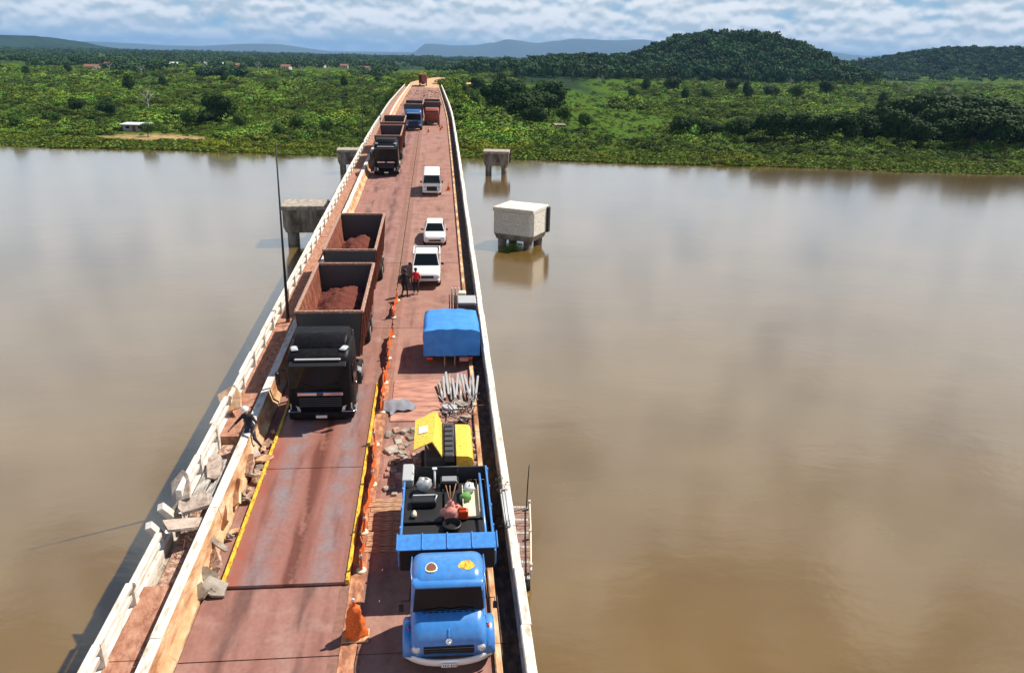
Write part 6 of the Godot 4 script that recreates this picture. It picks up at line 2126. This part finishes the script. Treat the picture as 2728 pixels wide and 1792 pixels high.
func truck_load() -> void:
	for q in [[-0.72, -4.0, 1.3, 1.2, "wide black equipment box under the headboard side of the load"], [0.62, -4.1, 1.35, 1.4, "black equipment box under the pink sack and fuel can"], [-0.75, -5.75, 1.2, 1.9, "black equipment box under the grey round bundle"], [0.6, -5.9, 1.3, 1.9, "black equipment box under the flat topped steel box"]]:
		var o := bed_at(q[0], q[1])
		var bx := thing("equipment_box", q[4], "box", o.origin, o.basis)
		bar(bx, "case", Vector3(0, 0.155, 0), Vector3(q[2], 0.29, q[3]), M.black_metal, 0.03)
		bar(bx, "lid", Vector3(0, 0.318, 0), Vector3(q[2] + 0.03, 0.035, q[3] + 0.03), M.black_metal, 0.01)
	# pink sack tied with sticks
	var a := cargo(1047, 1205)
	var t := thing("sack", "pink sack with sticks poking out, in the blue truck's bed", "sack", a.origin, a.basis)
	var st := begin()
	st.set_smooth_group(1)
	blob(st, Vector3(0, 0.27, 0), Vector3(0.3, 0.28, 0.26), 0.6, 12, 18, 12)
	blob(st, Vector3(0, 0.55, -0.02), Vector3(0.12, 0.14, 0.1), 0.7, 13, 12, 6)
	part(t, "bag", st, M.pink)
	for q in [Vector3(-0.15, 0.45, -0.3), Vector3(0.18, 0.5, -0.3), Vector3(-0.02, 0.5, -0.2)]:
		rod(t, "stick", [Vector3(0, 0.55, 0), Vector3(0, 0.6, -0.05) + q], 0.016, M.stick, 5)
	# red fuel can
	a = cargo(1077, 1205)
	t = thing("fuel_can", "orange red fuel can beside the pink sack", "fuel can", a.origin, a.basis)
	bar(t, "can", Vector3(0, 0.2, 0), Vector3(0.3, 0.36, 0.2), M.red_plastic, 0.04)
	bar(t, "handle", Vector3(0, 0.41, 0), Vector3(0.18, 0.04, 0.05), M.red_plastic, 0.012)
	rod(t, "spout", [Vector3(-0.1, 0.36, 0), Vector3(-0.1, 0.46, -0.04)], 0.03, M.yellow_paint, 8)
	# cream board with bags on it
	a = cargo(1090, 1172)
	t = thing("cream_crate", "long cream crate lying along the blue truck's bed", "crate", a.origin, a.basis)
	bar(t, "base", Vector3(0.05, 0.06, 0), Vector3(0.5, 0.1, 1.5), M.cream, 0.02)
	for s in [-0.21, 0.31]:
		bar(t, "side", Vector3(s, 0.2, 0), Vector3(0.03, 0.16, 1.5), M.cream, 0.01)
	a = cargo(1082, 1168)
	var s2 := begin()
	s2.set_smooth_group(1)
	blob(s2, Vector3(0, 0.25, 0), Vector3(0.2, 0.13, 0.18), 0.4, 33, 12, 8)
	solid("green_bundle", "small green cloth bundle lying on the cream crate", "bundle", s2, M.green_cloth, a.origin, a.basis)
	a = cargo(1090, 1148)
	s2 = begin()
	s2.set_smooth_group(1)
	blob(s2, Vector3(0, 0.28, 0), Vector3(0.19, 0.16, 0.22), 0.4, 34, 12, 8)
	solid("white_bag", "white plastic bag on the cream crate behind the green bundle", "bag", s2, M.pale_plastic, a.origin, a.basis)
	# grey drum-shaped bundle, tool boxes, frames
	a = cargo(985, 1142)
	s2 = begin()
	s2.set_smooth_group(1)
	blob(s2, Vector3(0, 0.3, 0), Vector3(0.26, 0.26, 0.26), 0.35, 35, 14, 10)
	solid("grey_bundle", "round grey white bundle in the left of the truck bed", "bundle", s2, M.galvanised, a.origin, a.basis)
	a = cargo(985, 1172)
	t = thing("tool_chest", "dark tool chest with pale metal handles in the truck bed", "chest", a.origin, a.basis)
	bar(t, "chest", Vector3(0, 0.13, 0), Vector3(0.8, 0.24, 0.4), M.black_metal, 0.03)
	bar(t, "lid_edge", Vector3(0.02, 0.262, -0.16), Vector3(0.76, 0.03, 0.06), M.galvanised, 0.008)
	rod(t, "handle", [Vector3(0.36, 0.26, 0.16), Vector3(0.42, 0.34, 0.0), Vector3(0.37, 0.26, -0.16)], 0.03, M.galvanised)
	a = cargo(948, 1112)
	t = thing("metal_cabinet", "pale metal cabinet lying at the left rear of the truck bed", "cabinet", a.origin, a.basis)
	bar(t, "body", Vector3(0, 0.15, 0), Vector3(0.36, 0.28, 1.0), M.galvanised, 0.02)
	bar(t, "door", Vector3(0.19, 0.15, 0), Vector3(0.02, 0.22, 0.9), M.pale_plastic, 0.005)
	rod(t, "handle", [Vector3(0.21, 0.12, 0.3), Vector3(0.23, 0.2, 0.3)], 0.012, M.black_metal)
	a = cargo(1030, 1130)
	t = thing("steel_box", "grey flat topped steel box in the middle of the truck bed", "box", a.origin, a.basis)
	bar(t, "box", Vector3(0.2, 0.15, 0), Vector3(0.62, 0.28, 0.4), M.black_metal, 0.03)
	bar(t, "lid", Vector3(0.2, 0.31, 0), Vector3(0.5, 0.03, 0.3), M.grey_metal, 0.01)
	a = cargo(1010, 1125)
	t = thing("jack_post", "upright pale jack post with round foot in the truck bed", "jack", a.origin, a.basis)
	rod(t, "shaft", [Vector3(0, 0.0, 0.2), Vector3(0, 0.55, -0.1)], 0.035, M.pale_plastic, 8)
	bar(t, "head", Vector3(0, 0.57, -0.11), Vector3(0.16, 0.03, 0.12), M.pale_plastic, 0.01)
	bar(t, "foot", Vector3(0, 0.02, 0.2), Vector3(0.14, 0.03, 0.14), M.rust, 0.01)
	a = cargo(962, 1200)
	s2 = begin()
	s2.set_smooth_group(1)
	blob(s2, Vector3(0, 0.1, 0), Vector3(0.09, 0.11, 0.13), 0.4, 36, 10, 7)
	solid("cream_bag", "small cream bag on the dark bed floor behind the headboard", "bag", s2, M.cream, a.origin, a.basis)
	a = cargo(1050, 1228)
	s2 = begin()
	lathe(s2, Vector3.ZERO, Vector3.UP, [[0.0, 0.28], [0.2, 0.3], [0.22, 0.27], [0.05, 0.2]], 18)
	solid("rubber_tub", "black rubber tub in front of the pink sack", "tub", s2, M.black_metal, a.origin, a.basis)
	a = bed_at(-0.3, -7.2)
	t = thing("cargo_rack", "black pipe rack standing across the rear of the truck bed", "frame", a.origin, a.basis)
	for s in [-0.7, 0.0, 0.7]:
		rod(t, "upright", [Vector3(s, 0.0, 0), Vector3(s, 0.8, 0)], 0.03, M.black_metal)
	rod(t, "top_bar", [Vector3(-0.75, 0.8, 0), Vector3(0.75, 0.8, 0)], 0.03, M.black_metal)
	# coiled hoses in the right corner of the bed
	for k in 3:
		a = bed_at(1.0, -4.6 - 0.75 * k, 1.05)
		s2 = begin()
		s2.set_smooth_group(1)
		var pts := []
		for j in 33:
			var an := TAU * j / 16.0
			pts.append(Vector3(cos(an) * 0.2, 0.04 + 0.04 * j / 16.0, sin(an) * 0.26))
		tube(s2, pts, [0.03], 6)
		solid("hose_coil", "dark coiled hose lying along the right side of the truck bed", "hose", s2, M.black_metal, a.origin, a.basis, "hose coils in the bed")

func kerb_clutter() -> void:
	# behind the trailer: a pale-lidded cabinet and a rack of dark frames
	var p := on_deck(1.5, 41.2)
	var t := thing("generator_cabinet", "dark generator cabinet with pale lid between trailer and right railing", "generator", p, deck_basis(41.2))
	bar(t, "cabinet", Vector3(0, 0.6, -0.6), Vector3(0.95, 0.95, 1.3), M.dark_grey, 0.04)
	bar(t, "lid", Vector3(0, 1.11, -0.62), Vector3(1.02, 0.07, 1.2), M.galvanised, 0.02)
	bar(t, "rear_box", Vector3(-0.25, 1.0, -1.55), Vector3(0.45, 0.5, 0.4), M.cream, 0.03)
	for s in [-0.3, 0.25]:
		bar(t, "wheel_chock", Vector3(s, 0.12, 0.25), Vector3(0.2, 0.2, 0.4), M.pale_plastic, 0.05)
	var q := on_deck(0.72, 41.6)
	var u := thing("frame_rack", "rack of black steel frames and pale uprights behind the blue trailer", "rack", q, deck_basis(41.6))
	for k in 4:
		bar(u, "frame", Vector3(-0.2 + 0.14 * k, 0.6, -0.4 + 0.05 * k), Vector3(0.05, 1.1, 1.2), M.black_metal, 0.01)
	for k in 3:
		bar(u, "upright", Vector3(-0.05 + 0.2 * k, 0.75, -1.2), Vector3(0.09, 1.4, 0.1), M.cream if k % 2 else M.pale_plastic, 0.015, Basis(Vector3.RIGHT, -0.12))
	bar(u, "foot_beam", Vector3(0, 0.05, -0.4), Vector3(0.6, 0.08, 0.1), M.rust, 0.01)
	bar(u, "cross_piece", Vector3(-0.1, 0.5, 0.24), Vector3(0.35, 0.05, 0.05), M.timber, 0.01)

func railing_clutter() -> void:
	# a pale bundle and tangled wire hung over the right railing beside the truck bed
	var p := on_deck(2.06, 22.3)
	var t := thing("pipe_bundle", "bundle of pale pipes tied to the right railing beside the truck bed", "pipes", p, deck_basis(22.3))
	for k in 4:
		rod(t, "pipe", [Vector3(-0.02 + 0.05 * k, 0.98 + 0.03 * (k % 2), 1.0), Vector3(-0.04 + 0.05 * k, 1.02 + 0.03 * (k % 2), -1.0)], 0.035, M.galvanised if k % 2 else M.pale_plastic, 8)
	for z in [-0.9, 0.9]:
		var st := begin()
		var r := RandomNumberGenerator.new()
		r.seed = int(z * 10.0) + 50
		for j in 9:
			var a := Vector3(r.randf_range(-0.12, 0.25), r.randf_range(0.9, 1.12), z + r.randf_range(-0.12, 0.12))
			tube(st, [a, a + Vector3(r.randf_range(-0.2, 0.2), r.randf_range(-0.15, 0.15), r.randf_range(-0.2, 0.2)), a + Vector3(r.randf_range(-0.25, 0.25), r.randf_range(-0.2, 0.1), r.randf_range(-0.2, 0.2))], [0.012], 4)
		part(t, "wire_tie", st, M.black_metal)
	# creeper leaves on the wire
	var s2 := begin()
	var rr := RandomNumberGenerator.new()
	rr.seed = 4
	for j in 24:
		var c := Vector3(rr.randf_range(-0.2, 0.2), rr.randf_range(-0.12, 0.12), rr.randf_range(-0.3, 0.3))
		var a := Vector3(rr.randfn(), rr.randfn(), rr.randfn()).normalized() * 0.06
		var b := Vector3(rr.randfn(), rr.randfn(), rr.randfn()).normalized() * 0.04
		quad(s2, c - a, c + b, c + a, c - b, Vector3.UP)
	solid("creeper", "dark leafy creeper on the right railing behind the pipe bundle", "plant", s2, paint(lin(0.03, 0.05, 0.02), 0.8), on_deck(2.1, 23.9, 0.98), Basis())
